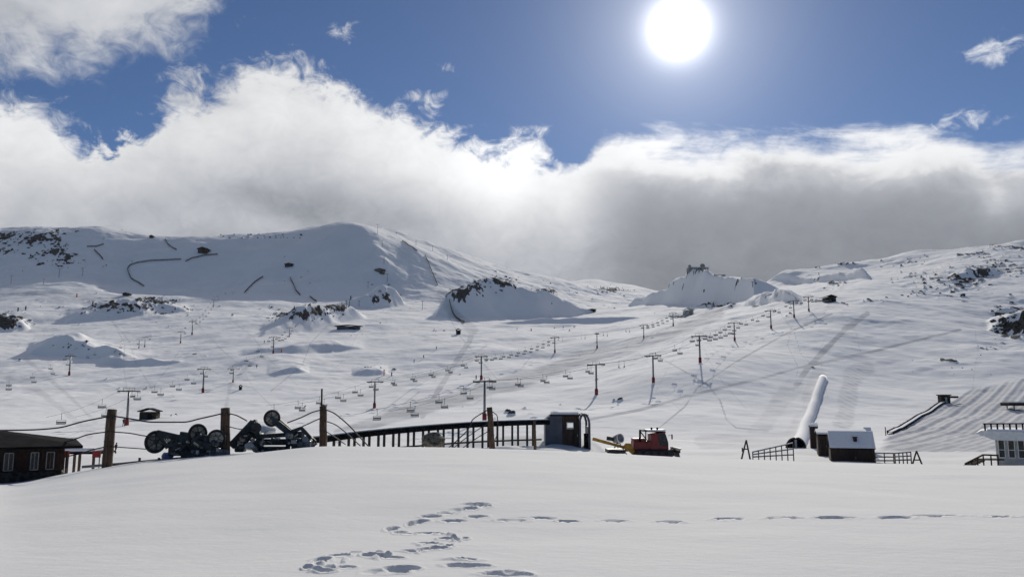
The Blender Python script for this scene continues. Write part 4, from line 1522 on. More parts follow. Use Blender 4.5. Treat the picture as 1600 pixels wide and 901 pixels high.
def tunnel():
    mp = [(1248, 684), (1258, 668), (1267, 648), (1274, 628), (1280, 608), (1286, 592)]
    P3 = [hit(x, y) for x, y in mp]
    P3[0] = at(1243, 687, 128); P3[0].z = gz(P3[0].x, 128)
    A = np.array([[v.x, v.y] for v in P3])
    # keep depth growing evenly
    ys = np.linspace(A[0, 1], A[-1, 1], 40)
    xs_ = pchip(np.maximum.accumulate(A[:, 1] + np.arange(len(A)) * .01), A[:, 0], ys)
    t = thing('snow_tunnel', (xs_[0], ys[0], gz(xs_[0], ys[0])), 'long snow covered conveyor tunnel climbing the slope above the huts', 'tunnel')
    n = 14
    vs = []
    for k, (x, y) in enumerate(zip(xs_, ys)):
        g_ = gz(x, y)
        rr = 1.42 * (1 + .012 * math.sin(k * 1.3))
        for j in range(n + 1):
            th = math.pi * j / n
            vs.append((x + rr * math.cos(th), y, g_ - .25 + 1.75 * rr / 1.42 * math.sin(th) ** .8))
    m_ = n + 1
    fs = [(i * m_ + j, i * m_ + j + 1, (i + 1) * m_ + j + 1, (i + 1) * m_ + j) for i in range(len(ys) - 1) for j in range(n)]
    o = MB().add(vs, fs, True)
    o.f.append(tuple((len(ys) - 1) * m_ + j for j in range(m_))); o.sm.append(False)
    o.build('snow_cover', 'snow_cap', t)
    x, y = xs_[0], ys[0]; g_ = gz(x, y)
    arc = [Vector((x + 1.48 * math.cos(math.pi * j / 12), y - .1, g_ - .25 + 1.8 * math.sin(math.pi * j / 12) ** .8)) for j in range(13)]
    MB().tube(arc, .16, 8).build('mouth_ring', 'dark_steel', t)
    ins = [(x + 1.3 * math.cos(math.pi * j / 12), g_ - .25 + 1.6 * math.sin(math.pi * j / 12) ** .8) for j in range(13)]
    MB().prism(ins, y + 1.0, y + 1.1).build('end_wall', 'roof_dark', t)
    MB().box((x + .25, y + .7, g_ + .5), (.35, .1, 1.5)).build('door_post', 'white_paint', t)


tunnel()


def upper_conveyor():
    a_, b_ = (1388, 675), (1472, 627)
    n = 16
    pts = []
    for k in range(n + 1):
        u = k / n
        y = a_[1] + (b_[1] - a_[1]) * (u ** 1.08)
        p = hit(a_[0] + (b_[0] - a_[0]) * u, y + 3)
        pts.append(p)
    D_ = np.linspace(pts[0].y, pts[-1].y, n + 1)
    P3 = []
    for k in range(n + 1):
        x = pts[k].x / pts[k].y * D_[k]
        P3.append(Vector((x, D_[k], gz(x, D_[k]))))
    t = thing('small_conveyor', P3[0], 'narrow dark conveyor climbing to the little drive house beside the groomed fan', 'conveyor')
    d = MB(); s_ = MB()
    for p, q in zip(P3[:-1], P3[1:]):
        d.beam(p + Vector((-.2, 0, .5)), q + Vector((-.2, 0, .5)), .25, .45)
        d.beam(p + Vector((1.0, 0, .3)), q + Vector((1.0, 0, .3)), .2, .3)
        s_.beam(p + Vector((.4, 0, .52)), q + Vector((.4, 0, .52)), .9, .14)
    d.build('side_board', 'roof_dark', t); s_.build('snow_cover', 'snow_cap', t)
    for k in range(0, n + 1, 2):
        MB().box(P3[k] + Vector((-.2, 0, .2)), (.14, .14, 1.3)).build('post', 'dark_steel', t)
    c = P3[-1]
    h = thing('drive_house', c, 'small dark drive house with a beam, at the upper end of the narrow conveyor', 'hut')
    k = c.y / F
    MB().box(c + Vector((1.2, 1, 6 * k)), (14 * k, 2.2, 13 * k)).build('wall', 'dark_wood', h)
    MB().box(c + Vector((1.2, 1, 13 * k)), (16 * k, 2.8, 1.4 * k)).build('roof', 'roof_dark', h)
    MB().box(c + Vector((1.2 + 14 * k, 1.5, 10 * k)), (16 * k, 1.5, 3 * k)).build('beam', 'dark_wood', h)
    MB().box(c + Vector((1.2, -.15, 5 * k)), (3 * k, .1, 9 * k)).build('door', 'grey_render', h)
    for px, label in ((1384, 'lone thin marker post at the lower end of the narrow conveyor'),):
        b = hit(px, 680)
        MBp = MB().tube([b - Vector((0, 0, .3)), b + Vector((0, 0, 13 * b.y / F))], .09, 8)
        tag(MBp.build('marker_post', 'dark_steel', ofs=b), label, 'post')


upper_conveyor()


def pale_building():
    D = 84.0
    P = lambda x, y, d=0: at(x, y, D + d)
    t = thing('pale_building', base_of(1556, D), 'pale grey building with tall windows and a railed snowy terrace at the right edge', 'building')
    x0 = P(1556, 700).x; x1 = x0 + 14
    zt, zb = P(1570, 684).z, P(1570, 735).z - .5
    MB().box(((x0 + x1) / 2, D + 4, (zt + zb) / 2), (x1 - x0, 8, zt - zb)).build('wall', 'grey_render', t)
    x = x0 + .25
    k = 0
    while x < x1 - 1:
        w_ = .55
        f = MB()
        z0, z1 = P(0, 714).z, P(0, 687).z
        f.box((x + w_ / 2, D - .03, z0), (w_, .12, .07)).box((x + w_ / 2, D - .03, z1), (w_, .12, .07)).box((x + w_ / 2, D - .03, (z0 + z1) / 2 - .1), (w_, .1, .06))
        f.box((x, D - .03, (z0 + z1) / 2), (.07, .12, z1 - z0)).box((x + w_, D - .03, (z0 + z1) / 2), (.07, .12, z1 - z0))
        wo = f.build('window', 'white_paint', t)
        MB().box((x + w_ / 2, D - .005, (z0 + z1) / 2), (w_ - .05, .04, z1 - z0)).build('pane', 'glass', wo)
        x += .86 if k % 3 != 2 else 1.25
        k += 1
    # terrace slab with snow and railing
    ex = P(1530, 680).x
    sl = MB()
    sl.prism([(ex, P(0, 676).z), (ex + .4, P(0, 672).z), (x1, P(0, 676).z), (x1, P(0, 689).z), (x0 - .1, P(0, 686).z)], D - 1.6, D + 7)
    sl.build('terrace_roof', 'white_paint', t)
    MB().box(((ex + x1) / 2 + .5, D + 2.6, P(0, 672).z + .06), (x1 - ex - 1, 8, .2)).build('snow_cover', 'snow_cap', t)
    x = P(1541, 660).x
    while x < x1:
        MB().box((x, D - 1.2, P(0, 668).z), (.16, .12, 1.0)).build('railing_post', 'roof_dark', t)
        x += .55
    MB().beam((P(1541, 690).x, D - 1.2, P(0, 661.5).z), (x1, D - 1.2, P(0, 657).z), .1, .12).build('handrail', 'roof_dark', t)
    for px in (1599,):
        q = P(px, 700)
        MB().box((q.x, D - 1.4, (P(0, 688).z + zb) / 2), (.16, .16, P(0, 688).z - zb)).build('column', 'dark_steel', t)
    t.rotation_euler = (0, 0, -math.atan2(t.location.x, t.location.y) - .02)
    # brown stair
    s = thing('wooden_stairs', base_of(1530, D - 2), 'brown wooden stairs with a handrail leading up to the pale building', 'stairs')
    D2 = D - 2
    Q = lambda x, y, d=0: at(x, y, D2 + d)
    for dd, lo in ((0, 'a'), (1.4, 'b')):
        MB().beam(Q(1508, 724, dd), Q(1536, 710, dd), .12, .16).beam(Q(1536, 710, dd), Q(1560, 711, dd), .12, .16).build('handrail', 'red_wood', s)
    for px, y in ((1508, 724), (1518, 719), (1527, 714), (1536, 710), (1548, 710), (1559, 711)):
        q = Q(px, y)
        MB().box((q.x, D2, (q.z + Q(0, 735).z) / 2), (.10, .10, q.z - Q(0, 735).z)).build('post', 'red_wood', s)
    st = MB()
    for k in range(8):
        q = Q(1510 + k * 3.4, 729 - k * 1.7, .7)
        st.box(q, (.32, 1.4, .1))
    q = Q(1548, 717, .7); st.box(q, (1.9, 1.5, .12))
    st.build('steps', 'dark_wood', s)
    # dark canopy farther up
    b = hit(1592, 641)
    D3 = b.y
    c = thing('dark_canopy', b, 'dark brown flat canopy jutting in at the right edge above the pale building', 'canopy')
    V = lambda x, y, d=0: at(x, y, D3 + d)
    x0 = V(1577, 630).x
    MB().box((x0 + 5, D3 + 2, V(0, 631).z), (10, 4, 5 * D3 / F)).build('roof', 'dark_wood', c)
    MB().box((x0 + 5.2, D3 + 2, V(0, 628).z + .1), (9.4, 3.8, .22)).build('snow_cover', 'snow_cap', c)
    for dx in (1.5, 8.5):
        for dy in (.5, 3.5):
            g_ = gz(x0 + dx, D3 + dy)
            zz = V(0, 633).z
            MB().box((x0 + dx, D3 + dy, (zz + g_) / 2), (.2, .2, abs(zz - g_) + .3)).build('post', 'dark_wood', c)


pale_building()


# ------------------------------------------------------------------ chairlifts
def T_tower(h, arm, yaw):
    pass


TOWER_NO = {}


def tower(base, h, d, arm, label, red=True):
    """base point, height, line direction, half arm length"""
    t = thing('lift_tower', base, label, 'lift tower', 'chairlift towers on the slopes')
    n = Vector((d.y, -d.x, 0)).normalized()
    top = base + Vector((0, 0, h))
    k = h / 9.0
    MB().tube([base - Vector((0, 0, .6)), base + Vector((0, 0, h * .5)), top], .34 * k, 10, r1=.24 * k).build('mast', 'steel' if red else 'dark_steel', t)
    if red:
        MB().tube([base - Vector((0, 0, .3)), base + Vector((0, 0, 1.7 * k))], .52 * k, 12).build('red_padding', 'red_pad', t)
    a = MB()
    a.beam(top - n * arm, top + n * arm, .28 * k, .30 * k)
    a.beam(top + Vector((0, 0, .9 * k)) - n * arm * .55, top + Vector((0, 0, .9 * k)) + n * arm * .55, .10 * k, .10 * k)
    for s_ in (-.55, 0, .55):
        a.beam(top + n * arm * s_, top + n * arm * s_ + Vector((0, 0, .9 * k)), .08 * k, .08 * k)
    a.build('crossarm', 'dark_steel', t)
    dn = Vector((d.x, d.y, 0)).normalized()
    for s_ in (-1, 1):
        c = top + n * arm * s_ - Vector((0, 0, .15 * k))
        sh = MB().beam(c - dn * 1.3 * k, c + dn * 1.3 * k, .14 * k, .16 * k)
        for j in range(-2, 3):
            sh.disc(c + dn * j * .55 * k + Vector((0, 0, .14 * k)), n, .22 * k, .1 * k, 12)
        sh.box(c - Vector((0, 0, .3 * k)), (.7 * k, .7 * k, .06 * k))
        sh.build('sheave_assembly', 'dark_steel', t)
    ld = MB()
    for j in range(int(h / .6)):
        ld.box(base + Vector((0, -.42 * k, .5 + j * .6)), (.4 * k, .05, .05))
    ld.build('ladder', 'dark_steel', t)


# one chair, its ropes' grip at the origin
def make_chair():
    t = thing('lift_chair', (0, 0, 0), 'x', 'lift chair')
    hg = MB()
    hg.box((0, 0, 0), (.18, .35, .16))
    hg.tube([(0, 0, 0), (0, .12, -.9), (0, .10, -1.5)], .05, 6)
    hg.tube([(-1.0, .1, -2.35), (-1.0, .1, -1.6), (-.9, .1, -1.5), (.9, .1, -1.5), (1.0, .1, -1.6), (1.0, .1, -2.35)], .045, 6)
    hg.build('hanger', 'dark_steel', t)
    MB().box((0, -.1, -2.42), (1.9, .55, .16), bev=.04).build('seat', 'seat_grey', t)
    bk = MB().box((0, .22, -2.05), (2.0, .08, .42), bev=.03)
    bk.build('backrest', 'steel', t)
    return t


chair0 = make_chair()
chair_kids = kid_map(chair0)
chair_used = False


def place_chair(p, yaw, label, group):
    global chair_used
    o = chair0 if not chair_used else copy_tree(chair0, None, chair_kids)
    chair_used = True
    o.location = p
    o.rotation_euler = (0, 0, yaw + random.uniform(-.12, .12))
    o.scale = (.84, .84, .84)
    o['label'] = label; o['group'] = group


ORD = ['lowest', 'second', 'third', 'fourth', 'fifth', 'sixth', 'seventh', 'eighth', 'ninth', 'tenth']


def lift(name_, towers, arm, spacing, label_chair, group_chair, lead_in=None, lead_out=None, offset=0.0, chairs=True, rope_label='', rr=.035):
    """towers: (px, top y, base y)"""
    B, T = [], []
    for px, yt, yb in towers:
        b = hit(px, yb)
        h = (yb - yt) * b.y / F
        B.append(b); T.append(b + Vector((0, 0, h)))
    n_ = len(B)
    for i in range(n_):
        d = B[min(i + 1, n_ - 1)] - B[max(i - 1, 0)]
        k = 'uppermost' if i == n_ - 1 else ORD[i] + (' from the bottom' if i else '')
        tower(B[i], T[i].z - B[i].z, d, arm, 'steel T-shaped tower, %s on the %s' % (k, name_))
    L = list(T)
    if lead_in: L = [at(*lead_in)] + L
    if lead_out: L = L + [at(*lead_out)]
    path = [[], []]
    span = []; span_no = []
    for a_, b_ in zip(L[:-1], L[1:]):
        span_no.append(1)
        d = b_ - a_
        n = Vector((d.y, -d.x, 0)).normalized()
        ln = Vector((d.x, d.y, 0)).length
        m_ = max(4, int(ln / 6))
        for k in range(m_):
            u = k / m_
            p = a_.lerp(b_, u) - Vector((0, 0, 4 * u * (1 - u) * ln * .014))
            for s_ in (0, 1):
                path[s_].append(p + n * arm * (1 if s_ else -1) + Vector((0, 0, .1)))
                if s_ == 0: span.append(len(span_no))
    for s_ in (0, 1):
        path[s_].append(L[-1] + (path[s_][-1] - L[-2].lerp(L[-1], (m_ - 1) / m_)) * Vector((1, 1, 0)) if False else path[s_][-1] + (L[-1] - L[-2]) / m_)
    o = MB()
    for s_ in (0, 1):
        o.tube(path[s_], rr, 5, caps=True)
    tag(o.build('haul_rope', 'cable_black', ofs=tuple(L[0])), rope_label, 'cable')
    if chairs:
        for s_ in (0, 1):
            acc = spacing * (.3 + .45 * s_)
            pp = path[s_]
            for si, (a_, b_) in enumerate(zip(pp[:-1], pp[1:])):
                d = b_ - a_
                l = d.length
                j = span[min(si, len(span) - 1)] - 1
                first = 1 if lead_in else 0
                j -= first
                side = 'left' if s_ == 0 else 'right'
                if j < 0: where = 'below the lowest tower'
                elif j >= n_ - 1: where = 'above the uppermost tower'
                else: where = 'between the %s and %s towers' % (ORD[j], ORD[j + 1])
                lab = 'chair on the %s rope %s of the %s' % (side, where, name_)
                while acc < l:
                    p = a_ + d * (acc / l)
                    yaw = math.atan2(d.y, d.x) - math.pi / 2
                    place_chair(p, yaw + (math.pi if s_ else 0), lab, group_chair)
                    acc += spacing
                acc -= l


lift('right-hand chairlift', [(757, 597, 657), (932, 570, 616), (1021, 556, 597), (1094, 525, 566), (1148, 504, 532), (1205, 485, 513), (1241, 470, 496), (1264, 463, 486)], 2.5, 13.5,
     'dark seat chair hanging from the right-hand chairlift that climbs to the upper right', 'chairs of the right-hand chairlift', lead_in=(590, 643, 150), lead_out=(1296, 463, 500),
     rope_label='haul rope of the right-hand chairlift running up to the right ridge')
lift('middle chairlift', [(585, 597, 637), (752, 557, 593), (867, 527, 551), (933, 521, 544), (1006, 508, 528), (1052, 489, 509)], 2.3, 13.0,
     'dark seat chair hanging from the middle chairlift that passes above the wide grey piste', 'chairs of the middle chairlift', lead_in=(430, 634, 190), lead_out=(1078, 482, 760),
     rope_label='haul rope of the middle chairlift above the grey piste')
lift('left chairlift', [(198, 612, 664), (317, 577, 613), (364, 576, 597), (427, 527, 552), (452, 512, 526)], 2.4, 30.0,
     'dark seat chair hanging from the left chairlift beyond the leaning wooden post', 'chairs of the left chairlift', lead_in=(95, 652, 150), lead_out=(500, 488, 640),
     rope_label='haul rope of the left chairlift beyond the wooden posts')
lift('far-left chairlift', [(108, 556, 586), (217, 530, 544), (226, 527, 542), (282, 518, 536), (300, 502, 523), (333, 468, 480)], 2.3, 50.0,
     'dark seat chair hanging from the far-left chairlift near the left edge', 'chairs of the far-left chairlift', lead_in=(-40, 606, 230), lead_out=(350, 455, 900),
     rope_label='haul rope of the far-left chairlift')

# top station of the right lift and hut of the middle lift
def small_building(name, px, yb, wpx, hpx, label, cat='hut', wall='dark_wood', snow=True, dep=1.0, D=None):
    b = hit(px, yb) if D is None else at(px, yb, D)
    k = b.y / F
    w_, h_ = wpx * k, hpx * k
    t = thing(name, b, label, cat)
    d_ = w_ * dep
    MB().box(b + Vector((0, d_ / 2, h_ * .3)), (w_, d_, h_ * 1.2)).build('wall', wall, t)
    ov = .1 * w_
    r = MB()
    z = b.z + h_ * .9
    poly = [(b.x - w_ / 2 - ov, z), (b.x, z + h_ * .35), (b.x + w_ / 2 + ov, z), (b.x + w_ / 2 + ov, z + h_ * .1), (b.x, z + h_ * .46), (b.x - w_ / 2 - ov, z + h_ * .1)]
    r.prism(poly, b.y - ov, b.y + d_ + ov)
    r.build('roof', 'snow_cap' if snow else 'roof_dark', t)
    MB().box(b + Vector((w_ * .15, -.04, h_ * .35)), (w_ * .25, .12, h_ * .6)).build('door', 'roof_dark', t)
    return t


small_building('top_station', 1299, 472, 16, 9, 'small dark top station where the right-hand chairlift ends', 'station', snow=False)
small_building('top_station', 1077, 492, 14, 9, 'small grey top station where the middle chairlift ends', 'station', 'grey_render')
small_building('piste_hut', 716, 522, 7, 7, 'tiny dark box hut where the two centre pistes meet', 'hut', snow=False)
small_building('ridge_hut', 316, 396, 15, 8, 'lone brown hut on the shaded upper left mountain', 'hut', snow=False)
small_building('mountain_hut', 593, 427, 15, 6, 'olive brown hut on the shaded knoll right of the summit', 'hut', snow=False, wall='boulder_stone')
small_building('mountain_hut', 451, 417, 12, 5, 'tiny dark hut above the two snow fences on the shaded face', 'hut', snow=False)
small_building('equipment_shed', 196, 462, 10, 4, 'very small black shed at the foot of the curving snow fence', 'shed', snow=False)
small_building('equipment_shed', 544, 514, 36, 5, 'long low grey shed on the lit slope below the rocky knoll', 'shed', wall='grey_panel', snow=False, dep=.2)
small_building('equipment_shed', 236, 372, 6, 4, 'tiny dark box standing on the left ridge line', 'shed', snow=False)
small_building('barrel_hut', 230, 655, 26, 13, 'dark rounded hut with drifted snow right of the lowest left lift tower', 'hut', snow=False, dep=.6)
small_building('warning_box', 375, 609, 4, 6, 'small brown box standing on the snow beside the red-footed left lift towers', 'box', wall='brown_board', snow=False)
small_building('equipment_shed', 925 - 0, 486, 12, 3, 'narrow dark shed in the shaded hollow between the two knolls', 'shed', snow=False)


def observatory():
    b = hit(1090, 431)
    Dm = b.y + 25
    t = thing('observatory', (b.x, Dm, gz(b.x, Dm)), 'stone mountain building with two small domed towers on the right knoll', 'building')
    P = lambda x, y, d=0: at(x, y, Dm + d)
    k = Dm / F
    z0 = gz(b.x, Dm) - 3
    zt = gz(b.x, Dm) + 1.8 * k
    xa, xb = P(1074, 425).x, P(1106, 425).x
    MB().box(((xa + xb) / 2, Dm, (z0 + zt) / 2), (xb - xa, 9, zt - z0)).build('wall', 'tower_stone', t)
    MB().box(((xa + xb) / 2, Dm, zt + .2), (xb - xa + .6, 9.6, .7)).build('roof', 'snow_cap', t)
    for px, w_, h_ in ((1077, 5, 4), (1097, 8, 5)):
        x = P(px, 425).x
        tw = MB().tube([(x, Dm - 3, z0), (x, Dm - 3, zt + h_ * .5 * k)], w_ / 2 * k, 14)
        o = tw.build('tower', 'tower_stone', t)
        dm = MB()
        n = 6
        pts = []
        for j in range(n + 1):
            a = math.pi / 2 * j / n
            pts.append((math.cos(a) * w_ / 2 * k, zt + h_ * .5 * k + math.sin(a) * w_ * .45 * k))
        vs = []; m_ = 14
        for r, z in pts:
            for q in range(m_):
                vs.append((x + r * math.cos(q * 2 * math.pi / m_), Dm - 3 + r * math.sin(q * 2 * math.pi / m_), z))
        fs = [(i * m_ + q, i * m_ + (q + 1) % m_, (i + 1) * m_ + (q + 1) % m_, (i + 1) * m_ + q) for i in range(n) for q in range(m_)]
        dm.add(vs, fs, True).build('dome', 'tower_stone', o)


observatory()

# ------------------------------------------------------------------ snow fences on the mountain
FENCES = [
    ([(225, 448), (214, 441), (205, 436), (201, 428), (199, 420), (203, 415), (215, 411), (235, 408), (262, 407), (283, 406)], 'long curving snow fence shaped like a hook on the shaded left face'),
    ([(290, 409), (300, 404), (318, 400), (340, 398)], 'short snow fence running level below the lone brown hut'),
    ([(258, 374), (262, 382), (270, 388), (276, 391)], 'snow fence dropping from the left ridge towards the hooked fence'),
    ([(147, 391), (153, 397), (161, 406)], 'short steep snow fence on the far left of the shaded face'),
    ([(136, 386), (150, 386), (162, 382)], 'short level snow fence above the short steep one on the far left'),
    ([(382, 458), (389, 450), (397, 442), (411, 433)], 'snow fence slanting up right on the lower shaded face'),
    ([(453, 434), (458, 444), (462, 454), (469, 462)], 'snow fence slanting down right on the lower shaded face'),
    ([(484, 464), (489, 468), (495, 473)], 'very short snow fence at the foot of the shaded face'),
    ([(628, 377), (638, 384), (652, 393)], 'thin snow fence along the shoulder right of the summit'),
    ([(664, 400), (670, 412), (676, 428), (684, 446)], 'straight steep snow fence on the right flank of the mountain'),
    ([(702, 470), (706, 486), (712, 497), (726, 505)], 'curving snow fence beside the left edge of the rocky knoll'),
    ([(440, 490), (460, 482), (478, 476)], 'slanting snow fence along the back of the small rocky rise'),
]
for pts, lab in FENCES:
    W3 = [hit(*p) for p in pts]
    P3 = []
    for a_, b_ in zip(W3[:-1], W3[1:]):
        m_ = max(2, int((b_ - a_).length / 9))
        for k in range(m_):
            q = a_.lerp(b_, k / m_)
            P3.append(Vector((q.x, q.y, gz(q.x, q.y))))
    P3.append(W3[-1])
    t = thing('snow_fence', P3[0], lab, 'fence', 'snow fences on the mountain')
    pan = MB(); po = MB()
    hgt = 2.6
    for a_, b_ in zip(P3[:-1], P3[1:]):
        for z in (.5, 1.0, 1.5, 2.0, 2.45):
            pan.beam(a_ + Vector((0, 0, z)), b_ + Vector((0, 0, z)), .22, .34)
        po.box(a_ + Vector((0, 0, hgt / 2 - .3)), (.28, .28, hgt + .8))
    pan.build('slats', 'fence_slat', t)
    po.build('posts', 'fence_slat', t)

# ------------------------------------------------------------------ drag lift pylons and markers
PYL = [(68, 436, 430 + 14), (92, 420, 434), (129, 418, 431), (206, 407, 413), (17, 430, 443), (590, 350, 365), (597, 375, 386), (600, 400, 412), (605, 428, 440),
       (541, 470, 480), (534, 472, 482), (546, 468, 478), (561, 470, 478), (660, 470, 484), (1176, 440, 448), (650, 376, 383), (676, 384, 392), (699, 398, 406), (575, 440, 450)]
for i, (x, y0, y1) in enumerate(PYL):
    b = hit(x, y1)
    h = (y1 - y0) * b.y / F
    o = MB().tube([b - Vector((0, 0, 1)), b + Vector((0, 0, h))], .28, 6)
    o.beam(b + Vector((-h * .22, 0, h)), b + Vector((h * .22, 0, h)), .35, .35)
    tag(o.build('drag_lift_pylon', 'dark_steel', ofs=b), 'thin distant T-shaped lift pylon standing on the upper mountain', 'lift pylon', 'distant lift pylons on the mountain')
STK = [(120, 458, 464), (1100, 452, 456), (145, 470, 475), (600, 577, 586), (612, 581, 587), (548, 462, 468), (830, 513, 517), (744, 586, 592), (1160, 700, 706), (440, 545, 550), (28, 480, 486), (40, 478, 484)]
for i, (x, y0, y1) in enumerate(STK):
    b = hit(x, y1)
    h = (y1 - y0) * b.y / F
    o = MB().tube([b - Vector((0, 0, .5)), b + Vector((0, 0, h))], .9 * b.y / F, 6)
    tag(o.build('piste_marker', 'piste_orange' if i % 3 == 0 else 'roof_dark', ofs=b), 'short piste marker pole planted in the open snow', 'marker', 'piste marker poles on the slopes')


# ------------------------------------------------------------------ people
def person(px, yb, hpx, label, stride=.25, coat='cloth_dark', lean=0.0, yaw=0.0):
    b = hit(px, yb)
    H_ = max(1.6, min(hpx * b.y / F, 2.1))
    k = H_ / 1.75
    V = [(0, 0, .95), (0, 0, 1.15), (lean * .3, 0, 1.38), (lean * .35, 0, 1.50), (lean * .4, 0, 1.64),
         (.19 + lean * .3, 0, 1.40), (.30 + lean * .3, .10, 1.16), (.26 + lean * .5, .26, .98),
         (-.19 + lean * .3, 0, 1.40), (-.31 + lean * .3, .02, 1.16), (-.30 + lean * .3, .16, .96),
         (.10, 0, .86), (.12, stride, .48), (.12, stride * .6, .08), (.12, stride * .6 + .16, .04),
         (-.10, 0, .86), (-.12, -stride * .3, .48), (-.12, -stride, .09), (-.12, -stride + .16, .04)]
    E = [(0, 1), (1, 2), (2, 3), (3, 4), (2, 5), (5, 6), (6, 7), (2, 8), (8, 9), (9, 10), (0, 11), (11, 12), (12, 13), (13, 14), (0, 15), (15, 16), (16, 17), (17, 18)]
    rad = [.16, .15, .17, .06, .11, .08, .06, .05, .08, .06, .05, .11, .08, .06, .05, .11, .08, .06, .05]
    me = bpy.data.meshes.new('person')
    me.from_pydata([(v[0] * k, v[1] * k, v[2] * k) for v in V], E, [])
    o = bpy.data.objects.new('person', me)
    COL.objects.link(o)
    o.modifiers.new('skin', 'SKIN')
    if not me.skin_vertices: pass
    for i, r in enumerate(rad):
        me.skin_vertices[0].data[i].radius = (r * k, r * k)
    me.skin_vertices[0].data[0].use_root = True
    sb = o.modifiers.new('subdivision', 'SUBSURF'); sb.levels = 1; sb.render_levels = 1
    me.materials.append(MATS[coat])
    o.location = b
    o.rotation_euler = (0, 0, yaw)
    tag(o, label, 'person')
    hm = MB().lump((lean * .4 * k, -.01, 1.66 * k), (.125 * k, .14 * k, .12 * k), 3, .05, 2)
    h = hm.build('hat', 'cloth_red' if coat == 'cloth_dark' else 'cloth_dark', None)
    h.parent = o


PPL = [(193, 666, 15, 'person in dark clothing standing beside the red foot of the lowest left tower', .1, 'cloth_dark'),
       (180, 717, 11, 'person in dark clothing just right of the leaning wooden post', .2, 'cloth_dark'),
       (662, 560, 8, 'skier in dark clothing gliding down the centre slope, right one of a pair', .3, 'cloth_dark'),
       (647, 567, 6, 'skier in dark clothing, lower left one of the pair on the centre slope', .3, 'cloth_blue'),
       (682, 546, 6, 'small distant skier uphill of the pair on the centre slope', .2, 'cloth_dark'),
       (401, 575, 6, 'lone skier in dark clothing on the slope right of the left lift towers', .2, 'cloth_dark'),
       (808, 515, 6, 'lone skier at the shaded hollow below the rocky knoll', .2, 'cloth_dark'),
       (880, 513, 7, 'skier in blue on the lit slope right of the shaded hollow', .2, 'cloth_blue'),
       (63, 480, 6, 'walker in dark clothing on the lit slope near the left edge', .3, 'cloth_dark'),
       (413, 536, 6, 'skier standing near the rocky rise left of the thin tower', .1, 'cloth_red')]
for i, (x, y, h, lab, st, ct) in enumerate(PPL):
    person(x, y, h, lab, st, ct, lean=.1, yaw=(i * 1.3) % 3)

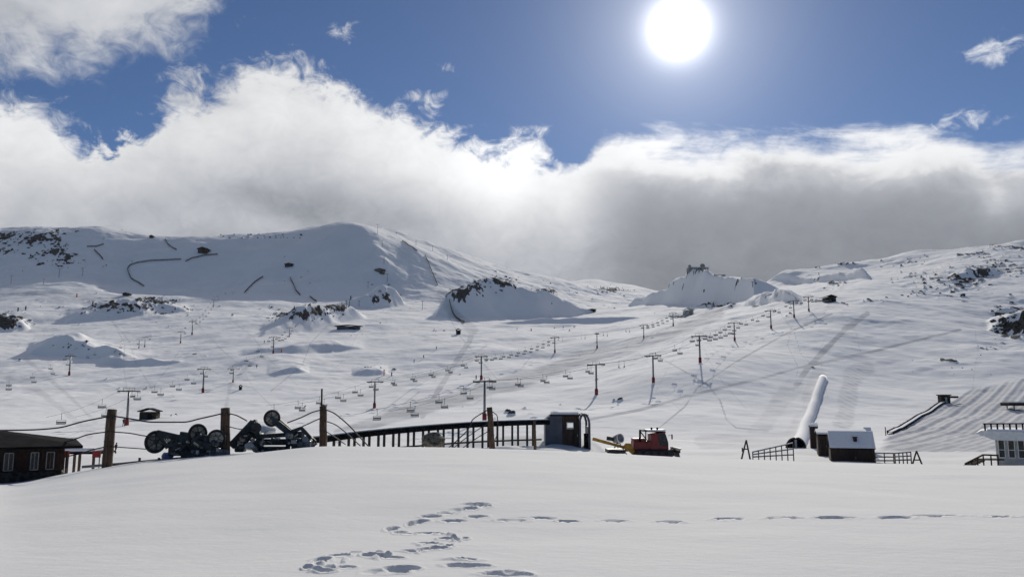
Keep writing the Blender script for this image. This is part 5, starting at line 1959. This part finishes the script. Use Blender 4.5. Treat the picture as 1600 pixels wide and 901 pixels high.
# ------------------------------------------------------------------ rocks lying in the snow
ROCKS = [  # px, py, spread x, spread y, count, size px, label, group
    (1580, 505, 22, 16, 20, 7.5, 'large black rock of the outcrop at the right edge of the slope', 'rocks of the right edge outcrop'),
    (1560, 515, 22, 12, 14, 4.0, 'small dark rock strewn left of the right edge outcrop', 'small rocks by the right edge outcrop'),
    (1545, 543, 24, 4, 9, 3.0, 'dark rock in the row below the right edge outcrop', 'rocks below the right edge outcrop'),
    (1490, 445, 55, 14, 26, 4.5, 'dark rock on the upper right slope under the ridge', 'rocks on the upper right slope'),
    (1440, 460, 50, 5, 12, 3.5, 'dark rock in the band low on the upper right slope', 'rocks in the lower right band'),
    (1420, 405, 150, 9, 14, 3.0, 'small dark rock dotted along the right ridge', 'rocks along the right ridge'),
    (1490, 572, 70, 22, 16, 1.8, 'tiny dark stone poking out of the smooth right slope', 'stones on the smooth right slope'),
    (40, 375, 55, 14, 24, 5.0, 'black rock of the scree on the far left ridge', 'rocks of the left ridge scree'),
    (80, 398, 45, 18, 24, 5.0, 'black rock below the far left ridge', 'rocks below the left ridge'),
    (205, 482, 60, 9, 26, 3.5, 'dark rock on the stony rise in the left middle distance', 'rocks of the left stony rise'),
    (115, 540, 35, 7, 12, 3.0, 'dark rock on top of the shaded left mound', 'rocks on the shaded left mound'),
    (15, 505, 18, 10, 10, 4.0, 'dark rock at the left edge in the middle distance', 'rocks at the left edge'),
    (480, 492, 55, 10, 26, 3.8, 'dark rock on the long rocky rise left of centre', 'rocks of the central rise'),
    (775, 445, 45, 12, 24, 4.0, 'black rock on the crown of the big shaded knoll', 'rocks on the shaded knoll'),
    (600, 462, 25, 14, 12, 3.5, 'dark rock beside the small shaded knoll under the summit', 'rocks by the small knoll'),
    (265, 649, 12, 2, 5, 3.5, 'low dark rock right of the dark rounded hut', 'rocks by the rounded hut'),
    (960, 452, 30, 6, 10, 3.0, 'faint dark rock on the far slope in the saddle', 'rocks in the saddle'),
    (425, 371, 60, 3, 12, 3.0, 'dark rock on the ridge line left of the summit', 'rocks on the ridge left of the summit'),
    (578, 575, 14, 4, 5, 3.5, 'dark rock on the little shaded bump left of the marker posts', 'rocks on the little bump'),
]
rd = random.Random(11)
for (x, y, sx_, sy_, n, sz_, lab, grp) in ROCKS:
    for k in range(n):
        px, py = x + rd.gauss(0, .55) * sx_, y + rd.gauss(0, .55) * sy_
        b = hit(px, py)
        kk = b.y / F
        s = sz_ * kk * rd.uniform(.35, 1.05) * .5
        o = MB().lump((b.x, b.y, b.z + s * .1), (s * rd.uniform(.9, 1.7), s * rd.uniform(.8, 1.3), s * rd.uniform(.5, .95)), rd.randint(0, 9999), .5, 2)
        tag(o.build('rock', 'rock', ofs=b), lab, 'rock', grp)


# ------------------------------------------------------------------ thin mountain air
hz = bpy.data.materials.new('haze_air')
hz.use_nodes = True
ht_ = hz.node_tree
ht_.nodes.clear()
pv = ht_.nodes.new('ShaderNodeVolumePrincipled')
pv.inputs['Color'].default_value = (.86, .91, 1.0, 1)
pv.inputs['Density'].default_value = .000014
pv.inputs['Anisotropy'].default_value = 0.35
ho = ht_.nodes.new('ShaderNodeOutputMaterial')
ht_.links.new(pv.outputs[0], ho.inputs['Volume'])
zlo, zhi = float(ZG.min()) - 1.5, float(ZG.max()) + 25
hb = MB()
x_ = 3900
vs = [(sx_ * x_, y, z) for z in (zlo, zhi) for y in (-60, 3400) for sx_ in (-1, 1)]
hb.add(vs, [(0, 1, 3, 2), (4, 6, 7, 5), (0, 4, 5, 1), (2, 3, 7, 6), (0, 2, 6, 4), (1, 5, 7, 3)])
MATS['haze_air'] = hz
haze = hb.build('haze', 'haze_air')
haze['kind'] = 'stuff'
